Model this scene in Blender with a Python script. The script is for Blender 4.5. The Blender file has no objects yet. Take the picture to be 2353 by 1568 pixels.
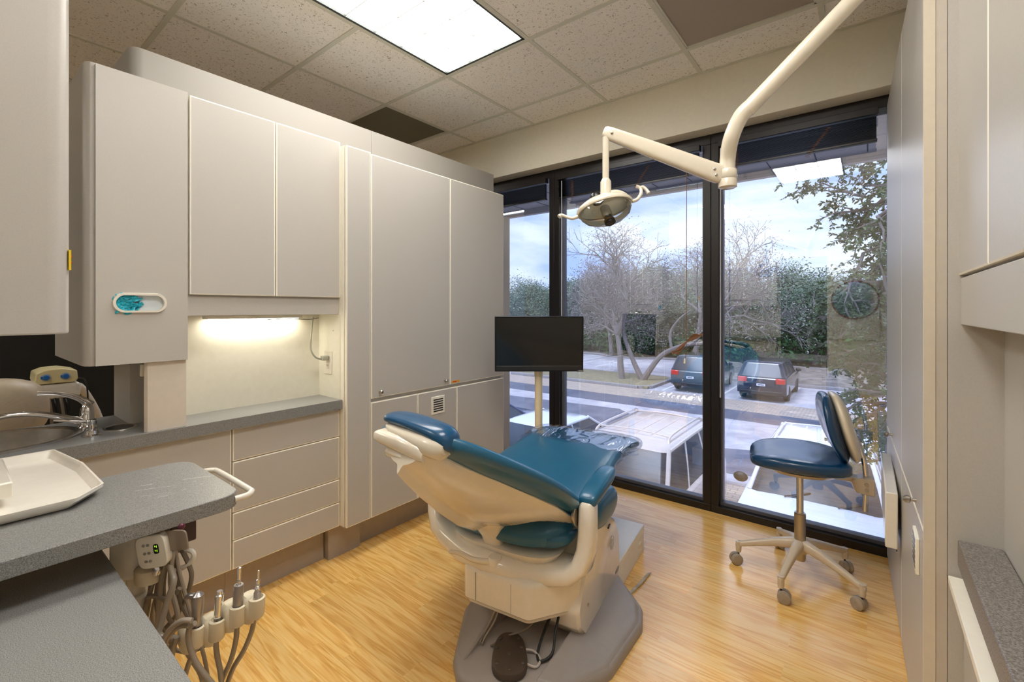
import bpy, bmesh, math, random
from mathutils import Vector, Matrix, noise
random.seed(7)
S = bpy.context.scene
C = S.collection
PI = math.pi
CAM_Z = 1.25
F_PX = 1037.0
YAW = math.radians(38.2)
# ---------------------------------------------------------------- camera
cam_d = bpy.data.cameras.new('camera'); cam = bpy.data.objects.new('camera', cam_d); C.objects.link(cam)
cam_d.sensor_width = 36.0; cam_d.lens = 36.0 * F_PX / 2353.0
cam_d.shift_y = -(784 - 710) / 2353.0
cam_d.clip_start = 0.02; cam_d.clip_end = 400
cam.location = (0, 0, CAM_Z); cam.rotation_euler = (PI / 2, 0, YAW)
S.camera = cam
S.view_settings.view_transform = 'Standard'; S.view_settings.look = 'None'
S.view_settings.gamma = 1.0; S.view_settings.use_curve_mapping = False
S.view_settings.exposure = 0.56
# ---------------------------------------------------------------- world: bright cloudy sky
W = bpy.data.worlds.new('sky'); S.world = W; W.use_nodes = True
nt = W.node_tree; nt.nodes.clear()
def wn(t, **k):
    n = nt.nodes.new(t)
    for a, b in k.items(): setattr(n, a, b)
    return n
tc = wn('ShaderNodeTexCoord'); mp = wn('ShaderNodeMapping'); mp.inputs['Scale'].default_value = (2.2, 2.2, 9.0)
n1 = wn('ShaderNodeTexNoise'); n1.inputs['Scale'].default_value = 1.6; n1.inputs['Detail'].default_value = 7; n1.inputs['Roughness'].default_value = .55; n1.inputs['Distortion'].default_value = .4
rp = wn('ShaderNodeValToRGB')
rp.color_ramp.elements[0].position = .36; rp.color_ramp.elements[0].color = (.50, .62, .95, 1)
rp.color_ramp.elements[1].position = .60; rp.color_ramp.elements[1].color = (1.0, 1.0, 1.0, 1)
e = rp.color_ramp.elements.new(.48); e.color = (.74, .80, .98, 1)
bg = wn('ShaderNodeBackground'); bg.inputs['Strength'].default_value = 1.45
wo = wn('ShaderNodeOutputWorld')
nt.links.new(tc.outputs['Generated'], mp.inputs['Vector']); nt.links.new(mp.outputs[0], n1.inputs['Vector'])
nt.links.new(n1.outputs['Fac'], rp.inputs['Fac']); nt.links.new(rp.outputs['Color'], bg.inputs['Color']); nt.links.new(bg.outputs[0], wo.inputs[0])
# hazy sun, high behind the building: lights the car park, never the room directly
sun_d = bpy.data.lights.new('sun', 'SUN'); sun_d.energy = 3.4; sun_d.angle = math.radians(25); sun_d.color = (1.0, .96, .92)
sun = bpy.data.objects.new('sun', sun_d); C.objects.link(sun); sun.rotation_euler = (math.radians(28), math.radians(-8), 0)
PANEL_L = 7.8      # ceiling fixtures
# ---------------------------------------------------------------- helpers
def srgb(r, g, b):
    f = lambda c: (c / 255 / 12.92) if c / 255 <= .04045 else ((c / 255 + .055) / 1.055) ** 2.4
    return (f(r), f(g), f(b), 1)
def at(px, py, d):      # a point d metres in front of the camera, seen at px,py
    a = (px - 1176.5) / F_PX; b = (710 - py) / F_PX
    s, c = math.sin(YAW), math.cos(YAW)
    return Vector(((-s + a * c) * d, (c + a * s) * d, CAM_Z + b * d))
class NT:
    def __init__(s, name):
        s.m = bpy.data.materials.new(name); s.m.use_nodes = True; s.t = s.m.node_tree
        s.b = s.t.nodes['Principled BSDF']; s.o = s.t.nodes['Material Output']
    def n(s, t, inp=None, **k):
        x = s.t.nodes.new(t)
        for a, b in k.items(): setattr(x, a, b)
        for a, b in (inp or {}).items(): x.inputs[a].default_value = b
        return x
    def l(s, a, b): s.t.links.new(a, b)
MATS = {}
def mat(name, col, rough=.5, metal=0, var=0, vscale=40, bump=0, bscale=200, coat=0, spec=.5, emis=None, es=0):
    if name in MATS: return MATS[name]
    k = NT(name); b = k.b
    b.inputs['Base Color'].default_value = col; b.inputs['Roughness'].default_value = rough; b.inputs['Metallic'].default_value = metal
    b.inputs['Coat Weight'].default_value = coat; b.inputs['Coat Roughness'].default_value = .08; b.inputs['Specular IOR Level'].default_value = spec
    co = k.n('ShaderNodeTexCoord')
    nz = k.n('ShaderNodeTexNoise', {'Scale': vscale, 'Detail': 3.0}); k.l(co.outputs['Object'], nz.inputs['Vector'])
    v = max(var, .02)
    r = k.n('ShaderNodeValToRGB'); r.color_ramp.elements[0].position = .3; r.color_ramp.elements[1].position = .7
    r.color_ramp.elements[0].color = tuple(c * (1 - v) for c in col[:3]) + (1,); r.color_ramp.elements[1].color = tuple(min(1, c * (1 + v)) for c in col[:3]) + (1,)
    k.l(nz.outputs['Fac'], r.inputs['Fac']); k.l(r.outputs['Color'], b.inputs['Base Color'])
    if bump:
        n2 = k.n('ShaderNodeTexNoise', {'Scale': bscale, 'Detail': 2.0}); k.l(co.outputs['Object'], n2.inputs['Vector'])
        bp = k.n('ShaderNodeBump', {'Strength': bump, 'Distance': .001}); k.l(n2.outputs['Fac'], bp.inputs['Height']); k.l(bp.outputs[0], b.inputs['Normal'])
    if emis: b.inputs['Emission Color'].default_value = emis; b.inputs['Emission Strength'].default_value = es
    MATS[name] = k.m; return k.m
def mat_speckle(name, c0, c1, c2, scale, rough=.4):
    k = NT(name); co = k.n('ShaderNodeTexCoord')
    a = k.n('ShaderNodeTexNoise', {'Scale': scale, 'Detail': 2.0, 'Roughness': .7}); k.l(co.outputs['Object'], a.inputs['Vector'])
    r = k.n('ShaderNodeValToRGB'); r.color_ramp.elements[0].position = .36; r.color_ramp.elements[0].color = c0
    r.color_ramp.elements[1].position = .66; r.color_ramp.elements[1].color = c2
    e = r.color_ramp.elements.new(.5); e.color = c1
    k.l(a.outputs['Fac'], r.inputs['Fac']); k.l(r.outputs['Color'], k.b.inputs['Base Color'])
    k.b.inputs['Roughness'].default_value = rough; MATS[name] = k.m; return k.m
def mat_ceiling():
    k = NT('acoustic_tile'); co = k.n('ShaderNodeTexCoord')
    mp = k.n('ShaderNodeMapping', {'Scale': (1, 1.0, 1)}); k.l(co.outputs['Object'], mp.inputs['Vector'])
    a = k.n('ShaderNodeTexNoise', {'Scale': 95.0, 'Detail': 1.5, 'Roughness': .6, 'Distortion': 1.2}); k.l(mp.outputs[0], a.inputs['Vector'])
    r = k.n('ShaderNodeValToRGB'); r.color_ramp.elements[0].position = .30; r.color_ramp.elements[0].color = srgb(170, 158, 140)
    r.color_ramp.elements[1].position = .39; r.color_ramp.elements[1].color = srgb(252, 247, 238)
    k.l(a.outputs['Fac'], r.inputs['Fac']); k.l(r.outputs['Color'], k.b.inputs['Base Color']); k.b.inputs['Roughness'].default_value = .95
    bp = k.n('ShaderNodeBump', {'Strength': .5, 'Distance': .002}); k.l(a.outputs['Fac'], bp.inputs['Height']); k.l(bp.outputs[0], k.b.inputs['Normal'])
    return k.m
def mat_floor():
    k = NT('oak_laminate'); co = k.n('ShaderNodeTexCoord')
    br = k.n('ShaderNodeTexBrick', {'Scale': 1.0, 'Brick Width': .62, 'Row Height': .088, 'Mortar Size': .0006, 'Mortar Smooth': .0, 'Bias': 0.0,
        'Color1': (0, 0, 0, 1), 'Color2': (1, 1, 1, 1), 'Mortar': (.3, .3, .3, 1)}); br.offset = .37; br.offset_frequency = 2; br.squash = 1.3; br.squash_frequency = 3
    k.l(co.outputs['Object'], br.inputs['Vector'])
    # grain, shifted per plank
    mul = k.n('ShaderNodeVectorMath', operation='MULTIPLY'); mul.inputs[1].default_value = (37, 19, 11); k.l(br.outputs['Color'], mul.inputs[0])
    add = k.n('ShaderNodeVectorMath', operation='ADD'); k.l(co.outputs['Object'], add.inputs[0]); k.l(mul.outputs[0], add.inputs[1])
    mp = k.n('ShaderNodeMapping', {'Scale': (1.9, 26, 1)}); k.l(add.outputs[0], mp.inputs['Vector'])
    n0 = k.n('ShaderNodeTexNoise', {'Scale': 1.1, 'Detail': 2.0, 'Distortion': .6}); k.l(mp.outputs[0], n0.inputs['Vector'])
    m1 = k.n('ShaderNodeMath', {1: 26.0}, operation='MULTIPLY'); k.l(n0.outputs['Fac'], m1.inputs[0])
    sn = k.n('ShaderNodeMath', operation='SINE'); k.l(m1.outputs[0], sn.inputs[0])
    fine = k.n('ShaderNodeMapping', {'Scale': (9, 240, 1)}); k.l(add.outputs[0], fine.inputs['Vector'])
    n1 = k.n('ShaderNodeTexNoise', {'Scale': 1.0, 'Detail': 3.0}); k.l(fine.outputs[0], n1.inputs['Vector'])
    a1 = k.n('ShaderNodeMath', {1: .16, 2: .5}, operation='MULTIPLY_ADD'); k.l(sn.outputs[0], a1.inputs[0])
    a2 = k.n('ShaderNodeMath', {1: .55}, operation='MULTIPLY'); k.l(n1.outputs['Fac'], a2.inputs[0])
    a3 = k.n('ShaderNodeMath', operation='ADD'); k.l(a1.outputs[0], a3.inputs[0]); k.l(a2.outputs[0], a3.inputs[1])
    r = k.n('ShaderNodeValToRGB'); r.color_ramp.elements[0].position = .42; r.color_ramp.elements[0].color = srgb(210, 148, 70)
    r.color_ramp.elements[1].position = 1.0; r.color_ramp.elements[1].color = srgb(250, 212, 136)
    e = r.color_ramp.elements.new(.7); e.color = srgb(240, 188, 104)
    k.l(a3.outputs[0], r.inputs['Fac'])
    hsv = k.n('ShaderNodeHueSaturation'); vv = k.n('ShaderNodeMath', {1: .16, 2: .92}, operation='MULTIPLY_ADD')
    k.l(br.outputs['Color'], vv.inputs[0]); k.l(vv.outputs[0], hsv.inputs['Value']); k.l(r.outputs['Color'], hsv.inputs['Color'])
    k.l(hsv.outputs[0], k.b.inputs['Base Color']); k.b.inputs['Roughness'].default_value = .22; k.b.inputs['Specular IOR Level'].default_value = .8
    bp = k.n('ShaderNodeBump', {'Strength': .12, 'Distance': .0006}); k.l(a3.outputs[0], bp.inputs['Height']); k.l(bp.outputs[0], k.b.inputs['Normal'])
    return k.m
def mat_glass(name, tint, refl=.06, rough=0.0, ior=1.5):
    k = NT(name); k.t.nodes.remove(k.b)
    tr = k.n('ShaderNodeBsdfTransparent', {'Color': tint}); gl = k.n('ShaderNodeBsdfGlossy', {'Roughness': rough, 'Color': (1, 1, 1, 1)})
    fr = k.n('ShaderNodeFresnel', {'IOR': ior}); ad = k.n('ShaderNodeMath', {1: refl}, operation='ADD'); ad.use_clamp = True; mx = k.n('ShaderNodeMixShader')
    k.l(fr.outputs[0], ad.inputs[0]); k.l(ad.outputs[0], mx.inputs[0]); k.l(tr.outputs[0], mx.inputs[1]); k.l(gl.outputs[0], mx.inputs[2]); k.l(mx.outputs[0], k.o.inputs[0])
    return k.m
LAM = mat('grey_laminate', srgb(196, 191, 183), .38, var=.03, vscale=300, bump=.12, bscale=900)
LAMD = mat('laminate_glare_offset', srgb(166, 161, 152), .42, var=.03, vscale=300)  # same laminate, colour darkened to offset glare from the nearby ceiling panel
CREAM = mat('cream_edge', srgb(255, 248, 232), .4)
KICK = mat('taupe_kickboard', srgb(172, 160, 148), .35, var=.03)
WHITEP = mat('white_plastic', srgb(236, 230, 216), .25, coat=.4)
IVORY = mat('ivory_enamel', srgb(232, 222, 202), .22, coat=.6)
IVORYR = mat('ivory_plastic_matt', srgb(226, 214, 186), .45, bump=.15, bscale=600)
CHAIRP = mat('chair_enamel', srgb(240, 230, 212), .16, coat=.8)
CHAIRG = mat('base_plate_plastic', srgb(158, 150, 144), .32, bump=.5, bscale=450)
BLUE = mat('teal_vinyl', srgb(32, 98, 132), .28, var=.05, vscale=20, bump=.25, bscale=700, coat=.25)
NAVY = mat('navy_vinyl', srgb(18, 80, 122), .22, var=.04, bump=.2, bscale=700, coat=.35)
WALL = mat('wall_paint', srgb(240, 234, 216), .7, bump=.2, bscale=400)
NICHE = mat('niche_laminate', srgb(238, 234, 218), .45, var=.02)
BLACKW = mat('black_wall', srgb(16, 17, 16), .6)
FRAME = mat('bronze_frame', srgb(30, 25, 24), .32, var=.1)
FRAMEG = mat('grey_gasket', srgb(92, 92, 100), .4)
GRID = mat('ceiling_grid_metal', srgb(222, 220, 204), .5)
CHROME = mat('chrome', (.82, .82, .84, 1), .08, metal=1)
STEEL = mat('brushed_steel', (.55, .53, .50, 1), .28, metal=1, var=.08, bump=.2, bscale=900)
NICKEL = mat('satin_nickel', (.50, .46, .41, 1), .3, metal=1)
BLACK = mat('black_plastic', srgb(14, 14, 14), .3)
SCREEN = mat('screen_glass', srgb(22, 22, 20), .22, coat=.3)
RUBBER = mat('rubber', srgb(34, 33, 33), .6)
BROWN = mat('pedal_rubber', srgb(72, 60, 50), .42, var=.06, bump=.2)
TOOLH = mat('tubing_grey', srgb(158, 146, 130), .35, coat=.2)
TOOLT = mat('tubing_taupe', srgb(132, 120, 104), .4)
CONC = mat('kerb_concrete', srgb(150, 145, 145), .85, var=.1, vscale=8)
COUNTER = mat_speckle('grey_speckled_laminate', srgb(100, 99, 98), srgb(136, 136, 134), srgb(164, 164, 160), 620, .36)
STICKER = mat('yellow_sticker', srgb(245, 212, 40), .5); RED = mat('red_print', srgb(190, 40, 20), .5)
ORANGE = mat('orange_sticker', srgb(240, 170, 40), .5)
PANE = mat_glass('window_glass', (.80, .87, 1.0, 1), refl=.19)
GLASSC = mat_glass('clear_shield', (.93, .95, .93, 1), refl=.05)
PLASTF = mat_glass('plastic_film', (.80, .84, .86, 1), refl=.28, rough=.12)
def film():
    k = NT('plastic_film_wrinkled'); k.t.nodes.remove(k.b); co = k.n('ShaderNodeTexCoord')
    mp = k.n('ShaderNodeMapping', {'Scale': (1, .35, 1), 'Rotation': (0, 0, .5)}); k.l(co.outputs['Object'], mp.inputs['Vector'])
    n = k.n('ShaderNodeTexNoise', {'Scale': 12.0, 'Detail': 1.5, 'Distortion': 1.6}); k.l(mp.outputs[0], n.inputs['Vector'])
    bp = k.n('ShaderNodeBump', {'Strength': 1.0, 'Distance': .02}); k.l(n.outputs['Fac'], bp.inputs['Height'])
    tr = k.n('ShaderNodeBsdfTransparent', {'Color': (.84, .87, .9, 1)}); gl = k.n('ShaderNodeBsdfGlossy', {'Roughness': .1, 'Color': (1, 1, 1, 1)}); k.l(bp.outputs[0], gl.inputs['Normal'])
    mx = k.n('ShaderNodeMixShader', {0: .26}); k.l(tr.outputs[0], mx.inputs[1]); k.l(gl.outputs[0], mx.inputs[2]); k.l(mx.outputs[0], k.o.inputs[0]); return k.m
PLASTF = film()
FLOOR = mat_floor(); TILE = mat_ceiling()

class M:
    def __init__(s): s.b = bmesh.new(); s.mi = 0
    def face(s, vs, mi=None):
        try: f = s.b.faces.new(vs)
        except ValueError: return None
        f.material_index = s.mi if mi is None else mi; return f
    def poly(s, pts, mi=None): return s.face([s.b.verts.new(p) for p in pts], mi)
    def box(s, x0, x1, y0, y1, z0, z1, mi=None, R=None):
        P = [(x, y, z) for z in (z0, z1) for x, y in ((x0, y0), (x1, y0), (x1, y1), (x0, y1))]
        if R is not None: P = [R @ Vector(p) for p in P]
        v = [s.b.verts.new(p) for p in P]
        for q in ((3, 2, 1, 0), (4, 5, 6, 7), (0, 1, 5, 4), (1, 2, 6, 5), (2, 3, 7, 6), (3, 0, 4, 7)): s.face([v[i] for i in q], mi)
        return s
    def prism(s, poly, a, b, axis='z', mi=None, top=None):
        def P(p, h):
            if axis == 'z': return (p[0], p[1], h)
            if axis == 'x': return (h, p[0], p[1])
            return (p[0], h, p[1])
        lo = [s.b.verts.new(P(p, a)) for p in poly]; hi = [s.b.verts.new(P(p, b)) for p in (top or poly)]
        n = len(poly); s.face(lo[::-1], mi); s.face(hi, mi)
        for i in range(n): s.face([lo[i], lo[(i + 1) % n], hi[(i + 1) % n], hi[i]], mi)
        return s
    def loft(s, rings, cap=True, mi=None, closed=True, loop=False):
        R = [[s.b.verts.new(p) for p in r] for r in rings]; n = len(R[0])
        for i in range(len(R) - (0 if loop else 1)):
            A, B = R[i], R[(i + 1) % len(R)]
            for j in range(n if closed else n - 1): s.face([A[j], A[(j + 1) % n], B[(j + 1) % n], B[j]], mi)
        if cap and closed and not loop: s.face(R[0][::-1], mi); s.face(R[-1], mi)
        return s
    def tube(s, pts, r, n=10, mi=None, smooth=True, cap=True, steps=5, flat=1.0):
        pts = [Vector(p) for p in pts]
        if smooth and len(pts) > 2: 
            rr = r if isinstance(r, (list, tuple)) else None
            q, ro = [], []
            for i in range(len(pts) - 1):
                p0 = pts[max(i - 1, 0)]; p1 = pts[i]; p2 = pts[i + 1]; p3 = pts[min(i + 2, len(pts) - 1)]
                for k in range(steps):
                    t = k / steps
                    q.append(.5 * ((2 * p1) + (p2 - p0) * t + (2 * p0 - 5 * p1 + 4 * p2 - p3) * t * t + (3 * p1 - p0 - 3 * p2 + p3) * t ** 3))
                    if rr: ro.append(rr[i] * (1 - t) + rr[i + 1] * t)
            q.append(pts[-1]); 
            if rr: ro.append(rr[-1]); r = ro
            pts = q
        rings = []; up = None
        for i, p in enumerate(pts):
            t = (pts[min(i + 1, len(pts) - 1)] - pts[max(i - 1, 0)]); t = t.normalized() if t.length > 1e-9 else Vector((0, 0, 1))
            if up is None: up = t.orthogonal().normalized()
            up = (up - t * up.dot(t)); up = up.normalized() if up.length > 1e-6 else t.orthogonal().normalized()
            sd = t.cross(up); ri = r[i] if isinstance(r, (list, tuple)) else r
            rings.append([p + (up * math.cos(a) + sd * math.sin(a) * flat) * ri for a in (2 * PI * k / n for k in range(n))])
        return s.loft(rings, cap, mi)
    def lathe(s, prof, o=(0, 0, 0), d=(0, 0, 1), n=24, mi=None, cap=True):
        o = Vector(o); d = Vector(d).normalized(); u = d.orthogonal().normalized(); w = d.cross(u)
        return s.loft([[o + d * h + (u * math.cos(2 * PI * k / n) + w * math.sin(2 * PI * k / n)) * max(r, 1e-4) for k in range(n)] for r, h in prof], cap, mi)
    def ball(s, c, r, n=12, sc=(1, 1, 1), mi=None):
        c = Vector(c)
        return s.loft([[c + Vector((r * sc[0] * math.sin(t) * math.cos(2 * PI * k / n), r * sc[1] * math.sin(t) * math.sin(2 * PI * k / n), -r * sc[2] * math.cos(t))) for k in range(n)] for t in (max(.02, min(PI - .02, PI * i / (n // 2))) for i in range(n // 2 + 1))], True, mi)
    def build(s, name, mats, parent=None, bevel=0, seg=2, sub=0, smooth=False, world=True, **tags):
        me = bpy.data.meshes.new(name)
        if parent is not None and world and parent.get('_m') is not None:
            s.b.transform(XF[parent['_m']].inverted())
        bmesh.ops.recalc_face_normals(s.b, faces=s.b.faces[:])
        s.b.to_mesh(me); s.b.free()
        for m in (mats if isinstance(mats, (list, tuple)) else [mats]): me.materials.append(m)
        ob = bpy.data.objects.new(name, me); C.objects.link(ob)
        if parent is not None:
            ob.parent = parent
            if parent.get('_m') is not None: ob['_m'] = parent['_m']
        if smooth or bevel or sub:
            for p in me.polygons: p.use_smooth = True
        if bevel:
            b = ob.modifiers.new('bevel', 'BEVEL'); b.width = bevel; b.segments = seg; b.limit_method = 'ANGLE'; b.angle_limit = math.radians(35); b.harden_normals = False
        if sub:
            b = ob.modifiers.new('subsurf', 'SUBSURF'); b.levels = sub; b.render_levels = sub
        if bevel or (smooth and not sub):
            try:
                me.set_sharp_from_angle(angle=math.radians(40))
            except Exception: pass
        for k, v in tags.items(): ob[k] = v
        return ob
XF = {}
def thing(name, label, cat, loc=(0, 0, 0), rz=0, group=None):
    o = bpy.data.objects.new(name, None); C.objects.link(o); o.location = loc; o.rotation_euler = (0, 0, rz); o.empty_display_size = .1
    o['label'] = label; o['category'] = cat
    if group: o['group'] = group
    key = o.name; XF[key] = Matrix.Translation(Vector(loc)) @ Matrix.Rotation(rz, 4, 'Z'); o['_m'] = key
    return o
def tag(o, label, cat, group=None, kind=None):
    o['label'] = label; o['category'] = cat
    if group: o['group'] = group
    if kind: o['kind'] = kind
    return o
def struct(o): o['kind'] = 'structure'; return o
def dup(root, loc, rz=None, label=None, scale=None):
    def cp(o, par):
        c = o.copy(); C.objects.link(c); c.parent = par
        for ch in [x for x in bpy.data.objects if x.parent == o]: cp(ch, c)
        return c
    r = cp(root, None); r.location = loc
    if rz is not None: r.rotation_euler = (0, 0, rz)
    if label: r['label'] = label
    if scale: r.scale = scale
    return r
def door(m, x, y0, y1, z0, z1, t=.018, sgn=1, rim=.0042):
    # slab door whose front faces +x (sgn 1) or -x; face index 0, cream edge index 1
    xb = x - sgn * t
    o = [(y0, z0), (y1, z0), (y1, z1), (y0, z1)]; i = [(y0 + rim, z0 + rim), (y1 - rim, z0 + rim), (y1 - rim, z1 - rim), (y0 + rim, z1 - rim)]
    B = [m.b.verts.new((xb, *p)) for p in o]; E = [m.b.verts.new((x - sgn * .0015, *p)) for p in o]; Fv = [m.b.verts.new((x, *p)) for p in i]
    m.face(B[::-1], 1); m.face(Fv, 0)
    for k in range(4):
        q = (k + 1) % 4
        m.face([B[k], B[q], E[q], E[k]], 1); m.face([E[k], E[q], Fv[q], Fv[k]], 1)
    return m
def sup(w, h, n=24, e=2.6, cx=0, cy=0):
    r = []
    for k in range(n):
        a = 2 * PI * k / n; c, s_ = math.cos(a), math.sin(a)
        r.append((cx + w * math.copysign(abs(c) ** (2 / e), c), cy + h * math.copysign(abs(s_) ** (2 / e), s_)))
    return r

def holed(outer, holes, h0, h1, axis='z'):
    # slab with holes: outer and holes are 2d loops
    m = M(); es = []
    def P(p):
        return (p[0], p[1], h1) if axis == 'z' else (h1, p[0], p[1])
    for lp in [outer] + holes:
        vs = [m.b.verts.new(P(p)) for p in lp]
        es += [m.b.edges.new((vs[i], vs[(i + 1) % len(vs)])) for i in range(len(vs))]
    bmesh.ops.triangle_fill(m.b, use_beauty=True, use_dissolve=False, edges=es)
    ex = bmesh.ops.extrude_face_region(m.b, geom=m.b.faces[:])
    vs = [v for v in ex['geom'] if isinstance(v, bmesh.types.BMVert)]
    d = h0 - h1; bmesh.ops.translate(m.b, verts=vs, vec=(0, 0, d) if axis == 'z' else (d, 0, 0))
    return m

# ================================================================ THE ROOM
CEIL = 2.66; YW = 2.825; YF = 2.94
struct(M().box(-7, 1.0, -5.2, 3.06, -.12, 0).build('floor', FLOOR))
# ceiling: tiles between a T-bar grid
cm = M(); gx = [-2.0 + .61 * i for i in range(-9, 5)]; gy = [1.905 + .61 * j for j in range(-12, 3)]
LIGHTS = [(-2.0, .685), (-2.0, -2.975), (-.78 - .61, -1.145 - .61 * 0)]
light_cells = set()
def cell(x, y): return (round((x + 2.0) / .61), round((y - 1.905) / .61))
fixtures = [('a', -2.0, .685), ('b', -2.0, -1.755), ('c', -4.44, .685), ('d', -4.44, -2.975), ('e', -.78, .075)]
for _, fx, fy in fixtures:
    i, j = cell(fx, fy); light_cells |= {(i, j), (i, j + 1)}
vents = [(-3.22 + .61 - .61, 1.905), (-.78, 1.905)]
vcells = {cell(-3.22, 1.905) if False else cell(-2.61 - .61, 1.905), cell(-.78, 1.905)}
for x in gx[:-1]:
    for y in gy[:-1]:
        i, j = cell(x, y)
        if (i, j) in light_cells or (i, j) in vcells: continue
        y1 = min(y + .61, YW)
        if y >= YW: continue
        cm.box(x, x + .61, y, y1, CEIL, CEIL + .015)
ceil = struct(cm.build('ceiling', TILE))
gm = M()
for x in gx: gm.box(x - .012, x + .012, gy[0], YW, CEIL - .004, CEIL + .02)
for y in gy:
    for x in gx[:-1]:
        i, j = cell(x, y)
        if y < YW - .02 and not ((i, j) in light_cells and (i, j - 1) in light_cells): gm.box(x, x + .61, y - .012, y + .012, CEIL - .0045, CEIL + .0205)
gm.box(gx[0], gx[-1], YW - .022, YW, CEIL - .005, CEIL + .02)
struct(gm.build('trim_1', GRID))
struct(M().box(-7.6, 1.0, -5.4, 3.4, CEIL + .12, CEIL + .2).build('ceiling_slab', WALL))
struct(M().box(-7.1, .9, YW, YW + .24, 2.325, CEIL + .12).build('wall_front', WALL, bevel=.003))
struct(M().box(.9, 1.0, -5.3, 3.1, 0, CEIL + .12).build('wall_right', WALL))
struct(M().box(.262, .9, 1.6, 3.06, 0, 2.26).build('wall_right_infill', LAM))
struct(M().box(-7.1, 1.0, -5.3, -5.2, 0, CEIL + .12).build('wall_back', WALL))
struct(M().box(-3.3, .9, -2.42, -2.32, 0, CEIL).build('wall_rear', WALL))
struct(M().box(-7.1, -7.0, -5.3, 3.06, 0, CEIL + .12).build('wall_left', WALL))
# black accent wall of the next room, seen through the opening above the sink
struct(M().box(-4.3, -4.2, -3.0, 2.9, 0, 2.3).build('wall_far_left', BLACKW))
# window wall: bronze curtain-wall frame
def window(n, x0, x1, glass_y=3.0):
    f = M()
    f.box(x0, x1, YF, YF + .11, 0, .042)                      # sill rail
    f.box(x0, x1, YF, YF + .11, 2.265, 2.325)                 # head rail
    f.box(x0, x0 + .045, YF, YF + .11, .042, 2.265); f.box(x1 - .045, x1, YF, YF + .11, .042, 2.265)
    w = struct(f.build('window_%d' % n, FRAME, bevel=.002))
    g = M(); g.box(x0 + .045, x1 - .045, YF + .035, YF + .09, .042, .062); g.box(x0 + .045, x0 + .058, YF + .035, YF + .09, .062, 2.265); g.box(x1 - .058, x1 - .045, YF + .035, YF + .09, .062, 2.265)
    struct(g.build('window_gasket', FRAMEG, w, bevel=.002))
    struct(M().box(x0 + .045, x1 - .045, glass_y, glass_y + .002, .05, 2.27).build('window_pane', PANE, w))
    return w
window(1, -3.4, -1.90); window(2, -1.898, -.757); window(3, -.755, .30)
struct(M().box(-7.1, -3.4, YF, 3.06, 0, 2.325).build('wall_front_left', WALL))
# overhanging roof soffit outside
so = M(); so.box(-9, 5, 3.06, 4.06, 2.36, 2.5); so.box(-9, 5, 4.06, 4.12, 2.30, 2.9)
struct(so.build('roof_soffit', mat('soffit_panel', srgb(170, 165, 165), .7, var=.04, vscale=3)))
sl = M()
for i in range(46): sl.box(-9 + i * .3, -9 + i * .3 + .006, 3.07, 4.05, 2.357, 2.3605)
struct(sl.build('trim_2', mat('soffit_joint', srgb(60, 62, 75), .8)))

# ---------------------------------------------------------------- left cabinet run
# partition core behind the cabinets
pc = M()
pc.box(-2.52, -2.264, .462, 1.24, 0, 2.0)
pc.box(-2.52, -2.305, 1.24, 2.9, 0, 2.0)
struct(pc.build('wall_partition', LAM, bevel=.002))
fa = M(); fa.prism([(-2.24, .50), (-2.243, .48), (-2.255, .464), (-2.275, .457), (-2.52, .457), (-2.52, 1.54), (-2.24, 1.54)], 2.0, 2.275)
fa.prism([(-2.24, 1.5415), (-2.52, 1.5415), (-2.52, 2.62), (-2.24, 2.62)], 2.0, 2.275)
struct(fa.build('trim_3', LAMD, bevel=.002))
# glove dispenser cabinet
t = thing('glove_dispenser_cabinet', 'tall grey wall cabinet with an oval glove opening, above the towel column', 'cabinet', (-2.3, .45, 1.055))
g = M(); g.prism([(-2.66, .30), (-2.095, .30), (-2.072, .304), (-2.058, .316), (-2.056, .33), (-2.056, .592), (-2.262, .592), (-2.262, .457), (-2.66, .457)], 1.055, 2.085)
g.build('cabinet_body', LAM, t, bevel=.002)
# door with oval cut-out
def oval(cy, cz, hw, hh, n=32):
    r = []
    for k in range(n):
        a = 2 * PI * k / n; c, s_ = math.cos(a), math.sin(a)
        r.append((cy + (hw - hh) * (1 if c >= 0 else -1) + hh * c, cz + hh * s_))
    return r
OV = (.446, 1.271, .070, .029)
dm = holed([(.327, 1.056), (.589, 1.056), (.589, 2.078), (.327, 2.078)], [oval(*OV)], -2.055, -2.04, 'x')
d_ = dm.build('door', LAM, t)
rg = M(); o1 = oval(OV[0], OV[1], .078, .036); o2 = oval(OV[0], OV[1], .068, .027)
rg.loft([[(-2.04, *p) for p in o1], [(-2.031, *p) for p in oval(OV[0], OV[1], .076, .034)], [(-2.031, *p) for p in o2], [(-2.05, *p) for p in o2]], cap=False)
rg.build('oval_bezel', WHITEP, d_, smooth=True)
bx = tag(M().box(-2.054, -2.050, .40, .52, 1.22, 1.32).build('glove_box', mat('glove_box_card', srgb(225, 232, 236), .6), None), 'white glove box inside the oval opening of the cabinet', 'box')
gl = M()
for k in range(44):
    y = .378 + random.random() * .066; z = 1.243 + random.random() * .053
    gl.tube([(-2.046, y, z), (-2.038 - random.random() * .006, y + random.uniform(-.012, .012), z + random.uniform(-.012, .012)), (-2.047, y + random.uniform(-.025, .03), z + random.uniform(-.018, .018))], [.006, .008, .003], 8, flat=.5)
tag(gl.build('gloves', mat('aqua_glove', srgb(40, 176, 196), .4), smooth=True), 'crumpled aqua gloves bunched in the oval opening', 'gloves', kind='stuff')
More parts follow.
